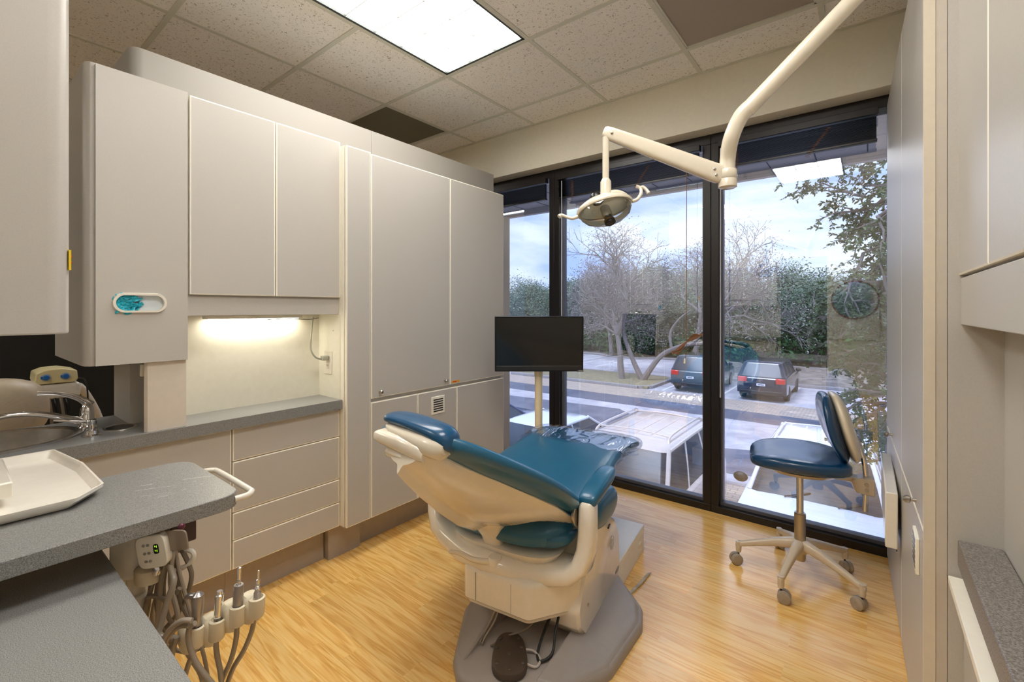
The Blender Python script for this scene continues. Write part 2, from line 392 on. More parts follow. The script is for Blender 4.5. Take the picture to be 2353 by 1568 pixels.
# wall cabinet with two doors
t = thing('wall_cabinet', 'grey two-door wall cabinet above the lit counter niche', 'cabinet', (-2.16, .92, 1.215))
b = M(); b.box(-2.262, -2.08, .594, 1.238, 1.30, 2.07); b.build('cabinet_body', LAM, t)
b = M(); b.box(-2.262, -2.075, .594, 1.238, 1.222, 1.30); b.build('valance', LAM, t, bevel=.002)
for a, c in ((.602, .922), (.927, 1.236)):
    door(M(), -2.06, a, c, 1.306, 2.078).build('door', [LAM, CREAM], t)
# tall cabinet
t = thing('tall_cabinet', 'tall grey storage cabinet with four doors and brushed knobs beside the window', 'cabinet', (-2.15, 1.85, 0))
b = M(); b.box(-2.30, -2.03, 1.24, 2.455, .17, 2.05); b.build('cabinet_body', [LAM], t)
b = M(); b.box(-2.262, -2.03, 1.237, 1.245, .17, 2.058); b.build('side_panel', CREAM, t)
door(M(), -2.01, 1.240, 1.377, .17, 2.056).build('filler_panel', [LAM, CREAM], t)
for (a, c, z0_, z1_, kn) in ((1.381, 1.938, .785, 2.05, (1.43,)), (1.942, 2.458, .785, 2.05, ())):
    d_ = door(M(), -2.01, a, c, z0_, z1_).build('door', [LAM, CREAM], t)
    for y in ((1.43, 1.893) if kn else ()):
        M().lathe([(.004, 0), (.004, .012), (.010, .014), (.011, .022), (.007, .027)], (-2.01, y, .815), (1, 0, 0), 16).build('knob', NICKEL, d_, smooth=True)
for (a, c) in ((1.381, 1.684), (1.688, 1.996), (2.0, 2.458)):
    d_ = door(M(), -2.01, a, c, .17, .765).build('door', [LAM, CREAM], t)
    if a == 1.688:
        v = M(); yc, zc = 1.84, .678
        v.box(-2.0105, -2.006, yc - .052, yc + .052, zc - .052, zc + .052); lv = v.build('louvre_vent', CREAM, d_, bevel=.002)
        v = M()
        for k in range(6): v.box(-2.0062, -2.0052, yc - .038, yc + .038, zc - .038 + k * .0135, zc - .031 + k * .0135)
        v.build('slot', BLACK, lv)
st = M().box(-2.0095, -2.0085, 1.955, 2.02, .792, .806).build('warning_sticker', ORANGE, t)
M().box(-2.0085, -2.008, 1.96, 1.995, .797, .801).build('sticker_print', RED, st)
b = M(); b.box(-2.29, -2.125, 1.38, 2.45, 0, .17); b.build('kickboard', KICK, t)
b = M(); b.box(-2.29, -2.10, 1.195, 1.375, 0, .17); kb = b.build('kickboard', KICK, t)
# sink base cabinet and drawer unit
t = thing('sink_cabinet', 'grey base cabinet with wide door under the sink', 'cabinet', (-2.25, .2, 0))
bb = M(); bb.box(-2.50, -2.08, -1.0, .455, .17, .60); bb.box(-2.09, -2.08, -1.0, .748, .60, .75); bb.box(-2.25, -2.08, .457, .748, .17, .75); bb.build('cabinet_body', LAM, t)
door(M(), -2.06, .20, .747, .172, .752).build('door', [LAM, CREAM], t); door(M(), -2.06, -.38, .196, .172, .752).build('door', [LAM, CREAM], t)
M().box(-2.25, -2.135, -1.0, .7485, 0, .17).build('kickboard', KICK, t)
t = thing('drawer_unit', 'grey four-drawer base unit under the niche counter', 'cabinet', (-2.25, 1.0, 0))
M().box(-2.26, -2.08, .7495, 1.2355, .17, .75).build('cabinet_body', LAM, t)
for a, c in ((.171, .287), (.291, .402), (.406, .614), (.618, .752)):
    door(M(), -2.06, .752, 1.232, a, c).build('drawer', [LAM, CREAM], t)
M().box(-2.26, -2.135, .7495, 1.19, 0, .17).build('kickboard', KICK, t)
# niche lining
b = M(); b.box(-2.2615, -2.2585, .598, 1.2345, .80, 1.222); b.box(-2.262, -2.06, 1.2345, 1.2365, .80, 1.222)
struct(b.build('wall_niche', NICHE))
# under cabinet light
t = thing('under_cabinet_light', 'slim white lamp under the wall cabinet lighting the niche', 'lamp', (-2.2, .9, 1.21))
M().box(-2.245, -2.205, .70, 1.12, 1.205, 1.222).build('lamp_body', WHITEP, t, bevel=.003)
M().box(-2.241, -2.209, .72, 1.10, 1.2025, 1.205).build('diffuser', mat('warm_lamp', (1, 1, 1, 1), emis=(1, .93, .78, 1), es=20), t)
pts = [(-2.20, .95, 1.20), (-2.19, 1.05, 1.203), (-2.185, 1.14, 1.197), (-2.183, 1.19, 1.204)]
tag(M().tube(pts, .0018, 6).build('lamp_wire', mat('grey_wire', srgb(120, 118, 105), .5), smooth=True), 'thin grey wire clipped under the wall cabinet', 'wire')
# outlet + plug + cord
t = thing('power_outlet', 'white double power outlet on the niche side wall', 'outlet', (-2.16, 1.233, .975))
pl_ = M().box(-2.198, -2.13, 1.2285, 1.2345, .918, 1.035).build('outlet_plate', WHITEP, t, bevel=.002)
M().box(-2.18, -2.147, 1.2265, 1.2285, .945, .975).build('socket', WHITEP, pl_, bevel=.001)
s_ = M(); s_.box(-2.172, -2.1695, 1.226, 1.2265, .957, .967); s_.box(-2.159, -2.1565, 1.226, 1.2265, .957, .967); s_.build('slot', BLACK, pl_)
t = thing('plug_lead', 'grey cord plugged into the niche outlet', 'cord', (-2.17, 1.2, 1.0))
M().tube([(-2.165, 1.222, 1.000), (-2.167, 1.19, .997), (-2.175, 1.165, 1.012), (-2.185, 1.15, 1.05), (-2.19, 1.155, 1.12), (-2.19, 1.165, 1.21)], .0042, 8).build('cord', mat('grey_cord', srgb(170, 170, 155), .45), t, smooth=True)
M().prism([(-2.178, .988), (-2.15, .988), (-2.148, 1.012), (-2.18, 1.012)], 1.196, 1.2275, axis='y').build('plug', mat('grey_cord', srgb(170, 170, 155)), t, bevel=.004)
M().lathe([(.003, 0), (.003, .003), (.0015, .004)], (-2.12, 1.2345, 1.14), (0, -1, 0), 8).build('screw', NICKEL, struct(M().box(-2.13, -2.11, 1.234, 1.2346, 1.13, 1.15).build('trim_4', NICHE)))
# countertop with sink hole and chute hole
SK = (-2.29, .085, .17, .225)   # sink centre x,y and radii x,y
sk_hole = [(SK[0] + SK[2] * math.cos(a), SK[1] + SK[3] * math.sin(a)) for a in (2 * PI * k / 48 for k in range(48))]
ct = holed([(-2.50, -1.0), (-2.04, -1.0), (-2.04, 1.234), (-2.2583, 1.234), (-2.2583, .46), (-2.50, .46)], [sk_hole], .7555, .80)
cto = ct.build('countertop', COUNTER)
tag(cto, 'grey speckled laminate countertop running from the sink to the lit niche', 'countertop')
# sink
t = thing('sink', 'oval stainless steel sink set into the speckled counter', 'sink', (SK[0], SK[1], .80))
prof = [(1.11, 0.0), (1.11, .004), (1.06, .007), (1.02, .005), (.985, .001), (.97, -.02), (.93, -.09), (.80, -.13), (.3, -.14), (.02, -.142)]
sk = M(); sk.loft([[(SK[0] + SK[2] * r * math.cos(a), SK[1] + SK[3] * r * math.sin(a), .8005 + h) for a in (2 * PI * k / 48 for k in range(48))] for r, h in prof], cap=False)
sk.build('basin', STEEL, t, smooth=True)
M().lathe([(.03, 0), (.03, .003), (.02, .004)], (SK[0], SK[1], .66), (0, 0, 1)).build('drain', CHROME, t, smooth=True)
# faucet
fb = Vector((-2.30, .345, .80))
t = thing('faucet', 'chrome single-lever faucet with low arched spout beside the sink', 'faucet', fb)
M().lathe([(.030, 0), (.030, .006), (.024, .010), (.021, .02), (.021, .055), (.019, .075), (.014, .09), (.004, .097)], fb, (0, 0, 1)).build('faucet_body', CHROME, t, smooth=True)
M().tube([fb + Vector((0, -.012, .03)), fb + Vector((.03, -.06, .055)), fb + Vector((.05, -.13, .085)), fb + Vector((.06, -.20, .095)), fb + Vector((.062, -.25, .085)), fb + Vector((.062, -.262, .062))], [.015, .012, .010, .009, .009, .008], 14).build('spout', CHROME, t, smooth=True)
lv = M(); lv.tube([fb + Vector((-.005, .01, .085)), fb + Vector((-.025, -.02, .115)), fb + Vector((-.06, -.07, .135)), fb + Vector((-.09, -.12, .14))], [.018, .012, .008, .010], 12, flat=.6); lv.build('lever_handle', CHROME, t, smooth=True)
# soap dispenser
sb = Vector((-2.155, .335, .80))
t = thing('soap_dispenser', 'small chrome soap pump on the counter beside the faucet', 'soap dispenser', sb)
M().lathe([(.028, 0), (.028, .004), (.018, .008), (.016, .02), (.010, .024), (.010, .04), (.013, .043), (.015, .055), (.013, .058)], sb, (0, 0, 1), 20).build('pump', CHROME, t, smooth=True)
M().tube([sb + Vector((0, 0, .05)), sb + Vector((-.04, -.05, .056)), sb + Vector((-.075, -.085, .060))], [.006, .005, .004], 10).build('nozzle', CHROME, t, smooth=True)
# column below the glove cabinet
t = thing('cup_dispenser_column', 'pale curved column between counter and glove cabinet', 'dispenser', (-2.15, .52, .80))
c = M(); c.prism([(-2.258, .545), (-2.16, .498), (-2.085, .468), (-2.066, .462), (-2.056, .470), (-2.054, .49), (-2.054, .588), (-2.258, .588)], .8005, 1.054); c.build('column_cover', mat('pale_cover', srgb(222, 212, 198), .4), t, smooth=True)
M().box(-2.11, -2.095, .458, .476, 1.0, 1.045).build('towel_tab', WHITEP, t, bevel=.004)
t = thing('waste_chute', 'round dark waste hole with steel ring in the counter', 'waste chute', (-2.29, .475, .8))
M().loft([[(-2.225 + r * math.cos(a), .425 + r * .8 * math.sin(a), z) for a in (2 * PI * k / 28 for k in range(28))] for r, z in ((.062, .8003), (.061, .803), (.054, .8035), (.05, .801))], cap=False).build('rim', STEEL, t, smooth=True)
M().loft([[(-2.225 + .052 * math.cos(a), .425 + .0416 * math.sin(a), z) for a in (2 * PI * k / 28 for k in range(28))] for z in (.8004, .8012)]).build('opening', BLACK, t)

# ================================================================ CEILING FIXTURES
FRL = mat('fixture_frame', srgb(70, 76, 74), .35)
LUM = None
def mat_lum():
    k = NT('lamp_diffuser'); co = k.n('ShaderNodeTexCoord')
    n = k.n('ShaderNodeTexNoise', {'Scale': 4.0}); k.l(co.outputs['Object'], n.inputs['Vector'])
    k.b.inputs['Base Color'].default_value = (.9, .9, .88, 1); k.b.inputs['Emission Color'].default_value = (1.0, .975, .93, 1); k.b.inputs['Emission Strength'].default_value = PANEL_L
    return k.m
LUM = mat_lum()
LAB = {'a': 'large square-celled fluorescent ceiling panel above the dental chair'}
for nm, fx, fy in fixtures:
    t = thing('ceiling_light', LAB.get(nm, {'b': 'fluorescent ceiling panel over the aisle behind the viewer', 'e': 'second fluorescent ceiling panel, mirrored in the right window pane'}.get(nm, 'fluorescent ceiling panel of the next room')), 'ceiling light', (fx + .305, fy + .61, CEIL), group='next room ceiling panels' if nm in 'cd' else None)
    f = M(); x0, x1, y0, y1 = fx + .012, fx + .598, fy + .012, fy + 1.208
    for a in ((x0, x0 + .014, y0, y1), (x1 - .014, x1, y0, y1), (x0, x1, y0, y0 + .014), (x0, x1, y1 - .014, y1)): f.box(*a, CEIL - .002, CEIL + .05)
    f.build('frame', FRL, t)
    f = M(); f.box(x0 + .014, x1 - .014, y0 + .014, y1 - .014, CEIL + .010, CEIL + .016); f.build('diffuser', LUM, t)
    f = M()
    for i in range(1, 3): f.box(x0 + .014 + i * .186 - .002, x0 + .014 + i * .186 + .002, y0 + .014, y1 - .014, CEIL + .004, CEIL + .011)
    for j in range(1, 7): f.box(x0 + .014, x1 - .014, y0 + .014 + j * .167 - .002, y0 + .014 + j * .167 + .002, CEIL + .004, CEIL + .011)
    f.build('cell_grid', mat('cell_grid_plastic', srgb(215, 212, 200), .4), t)
def mat_perf(name, c1, c2, s):
    k = NT(name); co = k.n('ShaderNodeTexCoord'); v = k.n('ShaderNodeTexVoronoi', {'Scale': s, 'Randomness': 0.0}); k.l(co.outputs['Object'], v.inputs['Vector'])
    r = k.n('ShaderNodeValToRGB'); r.color_ramp.elements[0].position = .36; r.color_ramp.elements[0].color = c1; r.color_ramp.elements[1].position = .42; r.color_ramp.elements[1].color = c2
    k.l(v.outputs['Distance'], r.inputs['Fac']); k.l(r.outputs['Color'], k.b.inputs['Base Color']); k.b.inputs['Roughness'].default_value = .6; return k.m
for (vx, vy, lb, m_) in ((-.78, 1.905, 'large grey perforated ceiling vent near the window and lamp arm', mat_perf('perforated_grey', srgb(20, 20, 20), srgb(176, 164, 150), 110)), (-3.22, 1.905, 'dark olive perforated ceiling vent above the tall cabinet', mat_perf('perforated_dark', srgb(16, 16, 10), srgb(116, 110, 86), 110))):
    t = thing('ceiling_vent', lb, 'vent', (vx + .3, vy + .3, CEIL))
    f = M()
    for a in ((0.012, .022, .012, .598), (.588, .598, .012, .598), (.012, .598, .012, .022), (.012, .598, .588, .598)): f.box(vx + a[0], vx + a[1], vy + a[2], vy + a[3], CEIL - .002, CEIL + .02)
    f.build('frame', GRID, t)
    M().box(vx + .02, vx + .59, vy + .02, vy + .59, CEIL + .004, CEIL + .010).build('perforated_panel', m_, t)
# ================================================================ BLINDS
BL = mat('blind_slat', srgb(24, 22, 24), .3)
BC = mat('blind_cord', srgb(140, 96, 66), .7)
for (x0, x1, lb, bz) in ((-3.3, -1.95, 'dark venetian blind pulled up over the left pane, mostly behind the tall cabinet', 2.10), (-1.85, -.81, 'dark venetian blind pulled up at the head of the middle pane', 2.085), (-.705, .045, 'dark venetian blind pulled up at the head of the right pane', 2.095)):
    t = thing('venetian_blind', lb, 'blind', ((x0 + x1) / 2, 2.915, 2.26))
    M().box(x0, x1, 2.893, 2.933, 2.225, 2.262).build('headrail', FRAME, t, bevel=.002)
    s_ = M(); n = 20
    for k in range(n):
        z = bz + .012 + (2.222 - bz - .015) * k / n; off = random.uniform(-.0015, .0015)
        s_.poly([(x0 + .008, 2.896 + off, z + .001), (x1 - .008, 2.896 + off, z + .001), (x1 - .008, 2.913, z + .0045), (x0 + .008, 2.913, z + .0045)])
        s_.poly([(x0 + .008, 2.913, z + .0045), (x1 - .008, 2.913, z + .0045), (x1 - .008, 2.930 + off, z + .001), (x0 + .008, 2.930 + off, z + .001)])
    s_.build('slat_stack', BL, t)
    M().box(x0 + .005, x1 - .005, 2.897, 2.929, bz - .004, bz + .008).build('bottom_rail', BL, t, bevel=.002)
    for f in (.14, .60):
        cx = x0 + (x1 - x0) * f; pts = []
        for k in range(26): pts.append((cx + (-1) ** k * .012 + (k * .004 if f > .5 else 0) , 2.885 - random.random() * .004, bz - .03 + k * .0055))
        M().tube(pts, .0012, 4, steps=2).build('ladder_cord', BC, t)
for (x, lb, z0_) in ((-1.80, 'thin clear tilt wand hanging beside the left mullion', 1.05), (-.688, 'thin clear tilt wand hanging just right of the middle mullion', .72)):
    tag(M().tube([(x, 2.89, 2.21), (x, 2.888, 1.5), (x, 2.886, z0_)], .004, 6, smooth=False).build('tilt_wand', mat('wand_acrylic', srgb(190, 190, 200), .15, coat=.5), smooth=True), lb, 'blind wand')
t = thing('blind_pull_cord', 'long brown blind cord tied in a loose bow with a white tassel', 'blind cord', (-.885, 2.885, 1.1))
M().tube([(-.885, 2.886, 2.2), (-.886, 2.886, 1.6), (-.887, 2.885, 1.05)], .0022, 6).build('cord', BC, t, smooth=True)
b = M(); kx, kz = -.885, 1.045
for k in range(6):
    r = .004 * k
    b.tube([(kx, 2.883, kz), (kx + .05, 2.88 - r * .5, kz + .03 + r), (kx + .095, 2.88, kz + .055 - r), (kx + .06, 2.877, kz + .022 + r), (kx, 2.88, kz - .002)], .0022, 5, steps=4)
    b.tube([(kx, 2.883, kz), (kx - .04, 2.88 - r * .5, kz - .03 - r), (kx - .09, 2.88, kz - .085 + r), (kx - .05, 2.877, kz - .06 - r), (kx, 2.88, kz - .004)], .0022, 5, steps=4)
b.build('cord_bow', BC, t, smooth=True)
M().tube([(kx, 2.884, kz), (kx + .002, 2.884, kz - .05), (kx - .01, 2.884, kz - .11)], .0018, 5).build('cord_end', BC, t, smooth=True)
M().lathe([(.004, 0), (.006, -.004), (.009, -.03), (.0075, -.032)], (kx - .01, 2.884, kz - .105), (0, 0, 1), 12).build('tassel', WHITEP, t, smooth=True)
# ================================================================ RIGHT CABINET RUN
LAMR = LAM
t = thing('right_tall_cabinet', 'tall grey cabinet with split doors at the right end of the window', 'cabinet', (.18, 2.3, 0))
def rx(y): return .078 + (2.94 - y) * .0285
def rdoor(y0, y1, z0, z1, t_=.018, dx=0):
    m = M(); rim = .003
    def P(y, z, d): return (rx(y) + dx + d, y, z)
    o = [(y0, z0), (y1, z0), (y1, z1), (y0, z1)]; i = [(y0 + rim, z0 + rim), (y1 - rim, z0 + rim), (y1 - rim, z1 - rim), (y0 + rim, z1 - rim)]
    B = [m.b.verts.new(P(*p, t_)) for p in o]; E = [m.b.verts.new(P(*p, .0015)) for p in o]; F = [m.b.verts.new(P(*p, 0)) for p in i]
    m.face(B, 1); m.face(F[::-1], 0)
    for k in range(4):
        q = (k + 1) % 4
        m.face([B[q], B[k], E[k], E[q]], 1); m.face([E[q], E[k], F[k], F[q]], 1)
    return m
b = M(); b.prism([(rx(2.938) + .02, 2.938), (.262, 2.938), (.262, 1.602), (rx(1.602) + .02, 1.602)], 0.02, 2.27); b.build('cabinet_body', LAM, t)
b = M(); b.prism([(rx(1.6), 1.597), (rx(1.6) + .023, 1.597), (rx(1.6) + .023, 1.602), (rx(1.6), 1.602)], 0.02, 2.27); b.build('edge_strip', mat('beige_edge', srgb(224, 212, 192), .4), t)
M().box(rx(1.6) + .0235, .162, 1.5985, 1.6018, .02, 2.27).build('end_panel', mat('warm_laminate', srgb(206, 196, 182), .42), t)
for (a, c, z0_, z1_, ky, kz) in ((1.603, 2.19, .672, 2.27, 1.75, .725), (2.193, 2.935, .672, 2.27, 2.62, .72)):
    d_ = rdoor(a, c, z0_, z1_).build('door', [LAM, CREAM], t)
    M().lathe([(.005, 0), (.005, .012), (.011, .015), (.012, .023), (.007, .029)], (rx(ky), ky, kz - .03), (-1, 0, 0), 16).build('knob', NICKEL, d_, smooth=True)
d1 = rdoor(1.603, 2.19, .02, .664).build('door', [LAM, CREAM], t); rdoor(2.193, 2.935, .02, .664).build('door', [LAM, CREAM], t)
v = M(); v.box(rx(1.72) - .008, rx(1.72) + .001, 1.67, 1.77, .515, .615); v = v.build('louvre_vent', CREAM, d1, bevel=.002)
s_ = M()
for k in range(6): s_.box(rx(1.72) - .0085, rx(1.72) - .0075, 1.682, 1.758, .525 + k * .0145, .533 + k * .0145)
s_.build('slot', BLACK, v)
t = thing('wall_shelf_box', 'narrow cream box projecting from the right tall cabinet door', 'box', (.07, 2.4, .45))
M().box(.052, rx(2.15) - .012, 2.16, 2.74, .37, .575).build('box_body', WHITEP, t, bevel=.004)
M().box(rx(2.15) - .014, rx(2.7) - .0005, 2.17, 2.73, .36, .57).build('mounting_gap', BLACK, t)
# end panel and niche of the nearer right unit
struct(M().box(.161, .264, 1.5985, 1.6015, 0, 2.6).build('trim_5', LAM))
struct(M().box(.262, .30, -1.2, 1.60, 0, CEIL).build('wall_right_niche', LAM))
t = thing('right_wall_cabinet', 'grey two-door wall cabinet high on the right', 'cabinet', (.22, 1.0, 1.21))
M().box(.20, .261, -.9, 1.597, 1.33, 2.6).build('cabinet_body', LAM, t)
for a, c in ((1.245, 1.597), (.85, 1.241), (.4, .846), (-.1, .396)):
    m = M(); door(m, .182, a, c, 1.335, 2.6, sgn=-1); m.build('door', [LAM, CREAM], t)
M().box(.186, .261, -.9, 1.597, 1.21, 1.328).build('valance', LAM, t, bevel=.002)
tag(M().box(.180, .261, -.9, 1.596, .60, .665).build('side_countertop', mat_speckle('taupe_speckle', srgb(96, 88, 82), srgb(128, 122, 116), srgb(158, 152, 146), 300), None, bevel=.003), 'narrow grey speckled counter along the right wall', 'countertop')
t = thing('right_base_cabinet', 'base unit with cream pull-out ledge below the right counter', 'cabinet', (.2, .9, 0))
M().box(.205, .261, -.9, 1.596, .0, .598).build('cabinet_body', LAM, t)
M().box(.162, .205, -.6, 1.59, .552, .572).build('pull_out_ledge', CREAM, t, bevel=.002)
for a, c in ((1.0, 1.59), (.42, .996), (-.2, .416)):
    m = M(); door(m, .19, a, c, .30, .545, sgn=-1); m.build('drawer', [LAM, CREAM], t)
    m = M(); door(m, .19, a, c, .05, .296, sgn=-1); m.build('drawer', [LAM, CREAM], t)
# ================================================================ NEAR LEFT: 12 O'CLOCK UNIT
t = thing('near_wall_cabinet', 'pale grey wall cabinet in the upper left corner close to the viewer', 'cabinet', (-1.7, 0, 1.185))
b = M(); b.prism([(-2.0, -.7), (-1.60, -.7), (-1.60, .165), (-1.603, .185), (-1.615, .203), (-1.635, .21), (-2.0, .21)], 1.186, 2.5); b.build('cabinet_body', LAM, t, bevel=.004, smooth=True)
st = M().box(-1.645, -1.630, .2101, .2108, 1.345, 1.395)
st = M(); st.box(-1.6325, -1.6165, .2075, .2122, 1.350, 1.402); st = st.build('radiation_sticker', STICKER, t)
b = M(); b.box(-1.629, -1.620, .212, .2125, 1.357, 1.362); b.box(-1.6255, -1.6235, .212, .2125, 1.366, 1.383); b.ball((-1.6245, .2122, 1.386), .0035, 8); b.ball((-1.6245, .2122, 1.370), .0035, 8); b.box(-1.630, -1.619, .212, .2125, 1.392, 1.396); b.build('sticker_print', RED, st)
t = thing('low_side_cabinet', 'low cabinet with grey speckled top in the bottom left corner', 'cabinet', (-.9, 0, 0))
M().box(-1.36, -.38, -.5, .19, 0, .666).build('cabinet_body', LAM, t)
M().box(-1.40, -.36, -.5, .232, .668, .70).build('worktop', COUNTER, t, bevel=.003)
# sliding worktop
t = thing('sliding_worktop', 'grey speckled sliding worktop with rounded end and white grab rail', 'worktop', (-1.4, .1, .765))
def rpoly(pts, r, n=6):
    o = []
    for i, p in enumerate(pts):
        a = Vector(pts[i - 1]); b_ = Vector(p); c = Vector(pts[(i + 1) % len(pts)]); ri = r[i]
        if ri == 0: o.append(tuple(b_)); continue
        u = (a - b_).normalized(); v = (c - b_).normalized(); h = math.acos(max(-1, min(1, u.dot(v)))) / 2; d = ri / math.tan(h)
        p0 = b_ + u * d; p1 = b_ + v * d; cc = b_ + (u + v).normalized() * (ri / math.sin(h))
        e0 = p0 - cc; e1 = p1 - cc; a0 = math.atan2(e0.y, e0.x); a1 = math.atan2(e1.y, e1.x); da = (a1 - a0 + PI) % (2 * PI) - PI
        for k in range(n + 1): o.append((cc.x + ri * math.cos(a0 + da * k / n), cc.y + ri * math.sin(a0 + da * k / n)))
    return o
wt = rpoly([(-1.605, -.5), (-1.215, -.5), (-1.205, .462), (-1.60, .462)], [0, 0, .045, .06])
M().prism(wt, .765, .80).build('worktop_slab', COUNTER, t, bevel=.002, smooth=True)
M().tube([(-1.50, .455, .782), (-1.50, .475, .782), (-1.488, .492, .782), (-1.46, .498, .782), (-1.27, .498, .782), (-1.238, .495, .782), (-1.222, .478, .782), (-1.222, .45, .782)], .0075, 10).build('grab_rail', WHITEP, t, smooth=True)
sc = M()
for k in range(16):
    y = .30 + random.random() * .12; x = -1.52 + random.random() * .20; l = random.uniform(.004, .06) if k < 7 else .004
    w_ = random.uniform(.0008, .003)
    sc.poly([(x, y, .8003), (x + w_, y - w_ * 1.5, .8003), (x + l * .6, y + l, .8003), (x + l * .6 - w_, y + l + w_, .8003)])
sc.build('scuff_mark', mat('pale_scuff', srgb(190, 190, 188), .6), t)
# tray
t = thing('instrument_tray', 'shallow white instrument tray with raised lip on the sliding worktop', 'tray', (-1.65, .1, .80))
tp = [(-1.93, -.12), (-1.93, .205), (-1.79, .215), (-1.755, .228), (-1.70, .247), (-1.475, .25), (-1.402, .212), (-1.40, .19), (-1.42, .10), (-1.42, -.12)]
tp = rpoly([(-1.93, -.15), (-1.40, -.15), (-1.392, .192), (-1.46, .248), (-1.70, .246), (-1.93, .215)], [.01, .01, .012, .012, .012, .01])
cx, cy = -1.64, .04
ring = lambda s, z: [(cx + (p[0] - cx) * s, cy + (p[1] - cy) * s, z) for p in tp]
b = M(); b.loft([ring(.93, .802), ring(1.0, .818), ring(1.005, .826), ring(.985, .826), ring(.975, .818), ring(.93, .8055)]); b.build('tray_body', mat('tray_white', srgb(246, 240, 228), .28, coat=.4), t, smooth=True)
tag(M().box(-1.76, -1.507, -.1, .104, .8265, .862).build('small_case', WHITEP, None, bevel=.004), 'small white case at the left edge lying on the instrument tray', 'case')
# delivery unit
D0 = 1.0
def P(cx, cy, d=D0): return at(200 + .2665 * cx, 1150 + .2665 * cy, d)
t = thing('delivery_unit', 'ivory instrument delivery head hanging under the sliding worktop with a control panel and taupe tubing', 'dental unit', (-1.3, .22, .55))
vf = (P(640, 300) - P(420, 340)); 
pa = rpoly([(-1.330, .236), (-1.262, .283), (-1.375, .325), (-1.455, .262)], [.008, .026, .01, .01])
b = M(); b.prism(pa, .640, .738); b.build('arm_housing', WHITEP, t, bevel=.006)
M().box(-1.42, -1.33, .262, .30, .738, .7645).build('arm_bracket', KICK, t)
b = M(); b.lathe([(.019, 0), (.019, .06)], (-1.325, .283, .585), (0, 0, 1), 20); b.build('pivot_collar', WHITEP, t, smooth=True)
b = M(); b.prism([(x + .003, y - .001) for x, y in pa], .520, .596, top=[(x * 1.0, y) for x, y in pa]); b.build('lower_housing', WHITEP, t, bevel=.006)
M().box(-1.50, -1.25, .26, .38, .752, .7645).build('mounting_plate', KICK, t)
# control panel: rounded plate facing the viewer
def plate(c, u, v, hw, hh, th, r=.3):
    c = Vector(c); u = u.normalized(); w = u.cross(v).normalized(); v = w.cross(u).normalized()
    q = sup(hw, hh, 28, 5)
    return u, v, w, [[c + u * a + v * b_ + w * z for a, b_ in [(x * s, y * s) for x, y in q]] for s, z in ((.9, -th), (1, -th * .8), (1, -.002), (.95, 0))]
cu = Vector((.80, .56, .18)); cv = Vector((.18, -.08, 1))
cc = P(553, 450, .985)
u, v, w, rg = plate(cc, Vector((.70, .70, .12)), Vector((-.02, -.10, 1)), .030, .037, .022)
if w.dot(-cc + Vector((0, 0, 1.25))) < 0: rg = [[p - 2 * (p - cc).dot(w) * w for p in r] for r in rg]; w = -w
cp = M().loft(rg).build('control_panel', WHITEP, t, smooth=True)
BTN = mat('button_grey', srgb(150, 146, 138), .5)
for (i, j) in ((0, 0), (0, 1), (0, 2), (1, 0), (1, 1), (1, 2)):
    c_ = cc + u * (-.013 + i * .0085) + v * (.017 - j * .018)
    M().lathe([(.0032, 0), (.0032, .0008)], c_, w, 14).build('button', BTN, cp)
c_ = cc + u * .011 + v * .006
dm = M().loft([[c_ + u * x + v * y + w * z for x, y in sup(.0055, .011, 16, 4)] for z in (0, .0008)]).build('display', BLACK, cp)
GRN = mat('display_green', srgb(150, 200, 40), .4, emis=srgb(160, 220, 40), es=1.2)
b = M()
def seg(a, z): 
    q0 = c_ + u * a[0] + v * a[1] + w * z; q1 = c_ + u * a[2] + v * a[3] + w * z; b.tube([q0, q1], .00035, 4, smooth=False)
for o in (.0052, -.0042):      # the digits 4 and 6-like segments, read along the display
    for a in ((-.002, .0 + o, .002, .0 + o), (-.002, .0 + o, -.002, .003 + o), (.002, -.003 + o, .002, .003 + o)): seg(a, .001)
b.build('display_digits', GRN, cp)
# taupe clip box
c0 = P(755, 350, 1.0)
u2, v2, w2, rg = plate(c0, Vector((.85, .52, .10)), Vector((0, -.08, 1)), .031, .024, .003)
if w2.dot(-c0 + Vector((0, 0, 1.25))) < 0: rg = [[p - 2 * (p - c0).dot(w2) * w2 for p in r] for r in rg]
M().loft(rg).build('holder_plate', mat('taupe_plastic', srgb(150, 134, 118), .3, coat=.3), t, smooth=True)
b = M(); b.box(-1.29, -1.228, .322, .372, .712, .763); b.build('holder_box', mat('dark_plum_plastic', srgb(70, 52, 50), .3), t, bevel=.003)
M().ball(P(815, 225, .99), .007, 10).build('knob', mat('plum', srgb(90, 30, 50), .3), t, smooth=True)
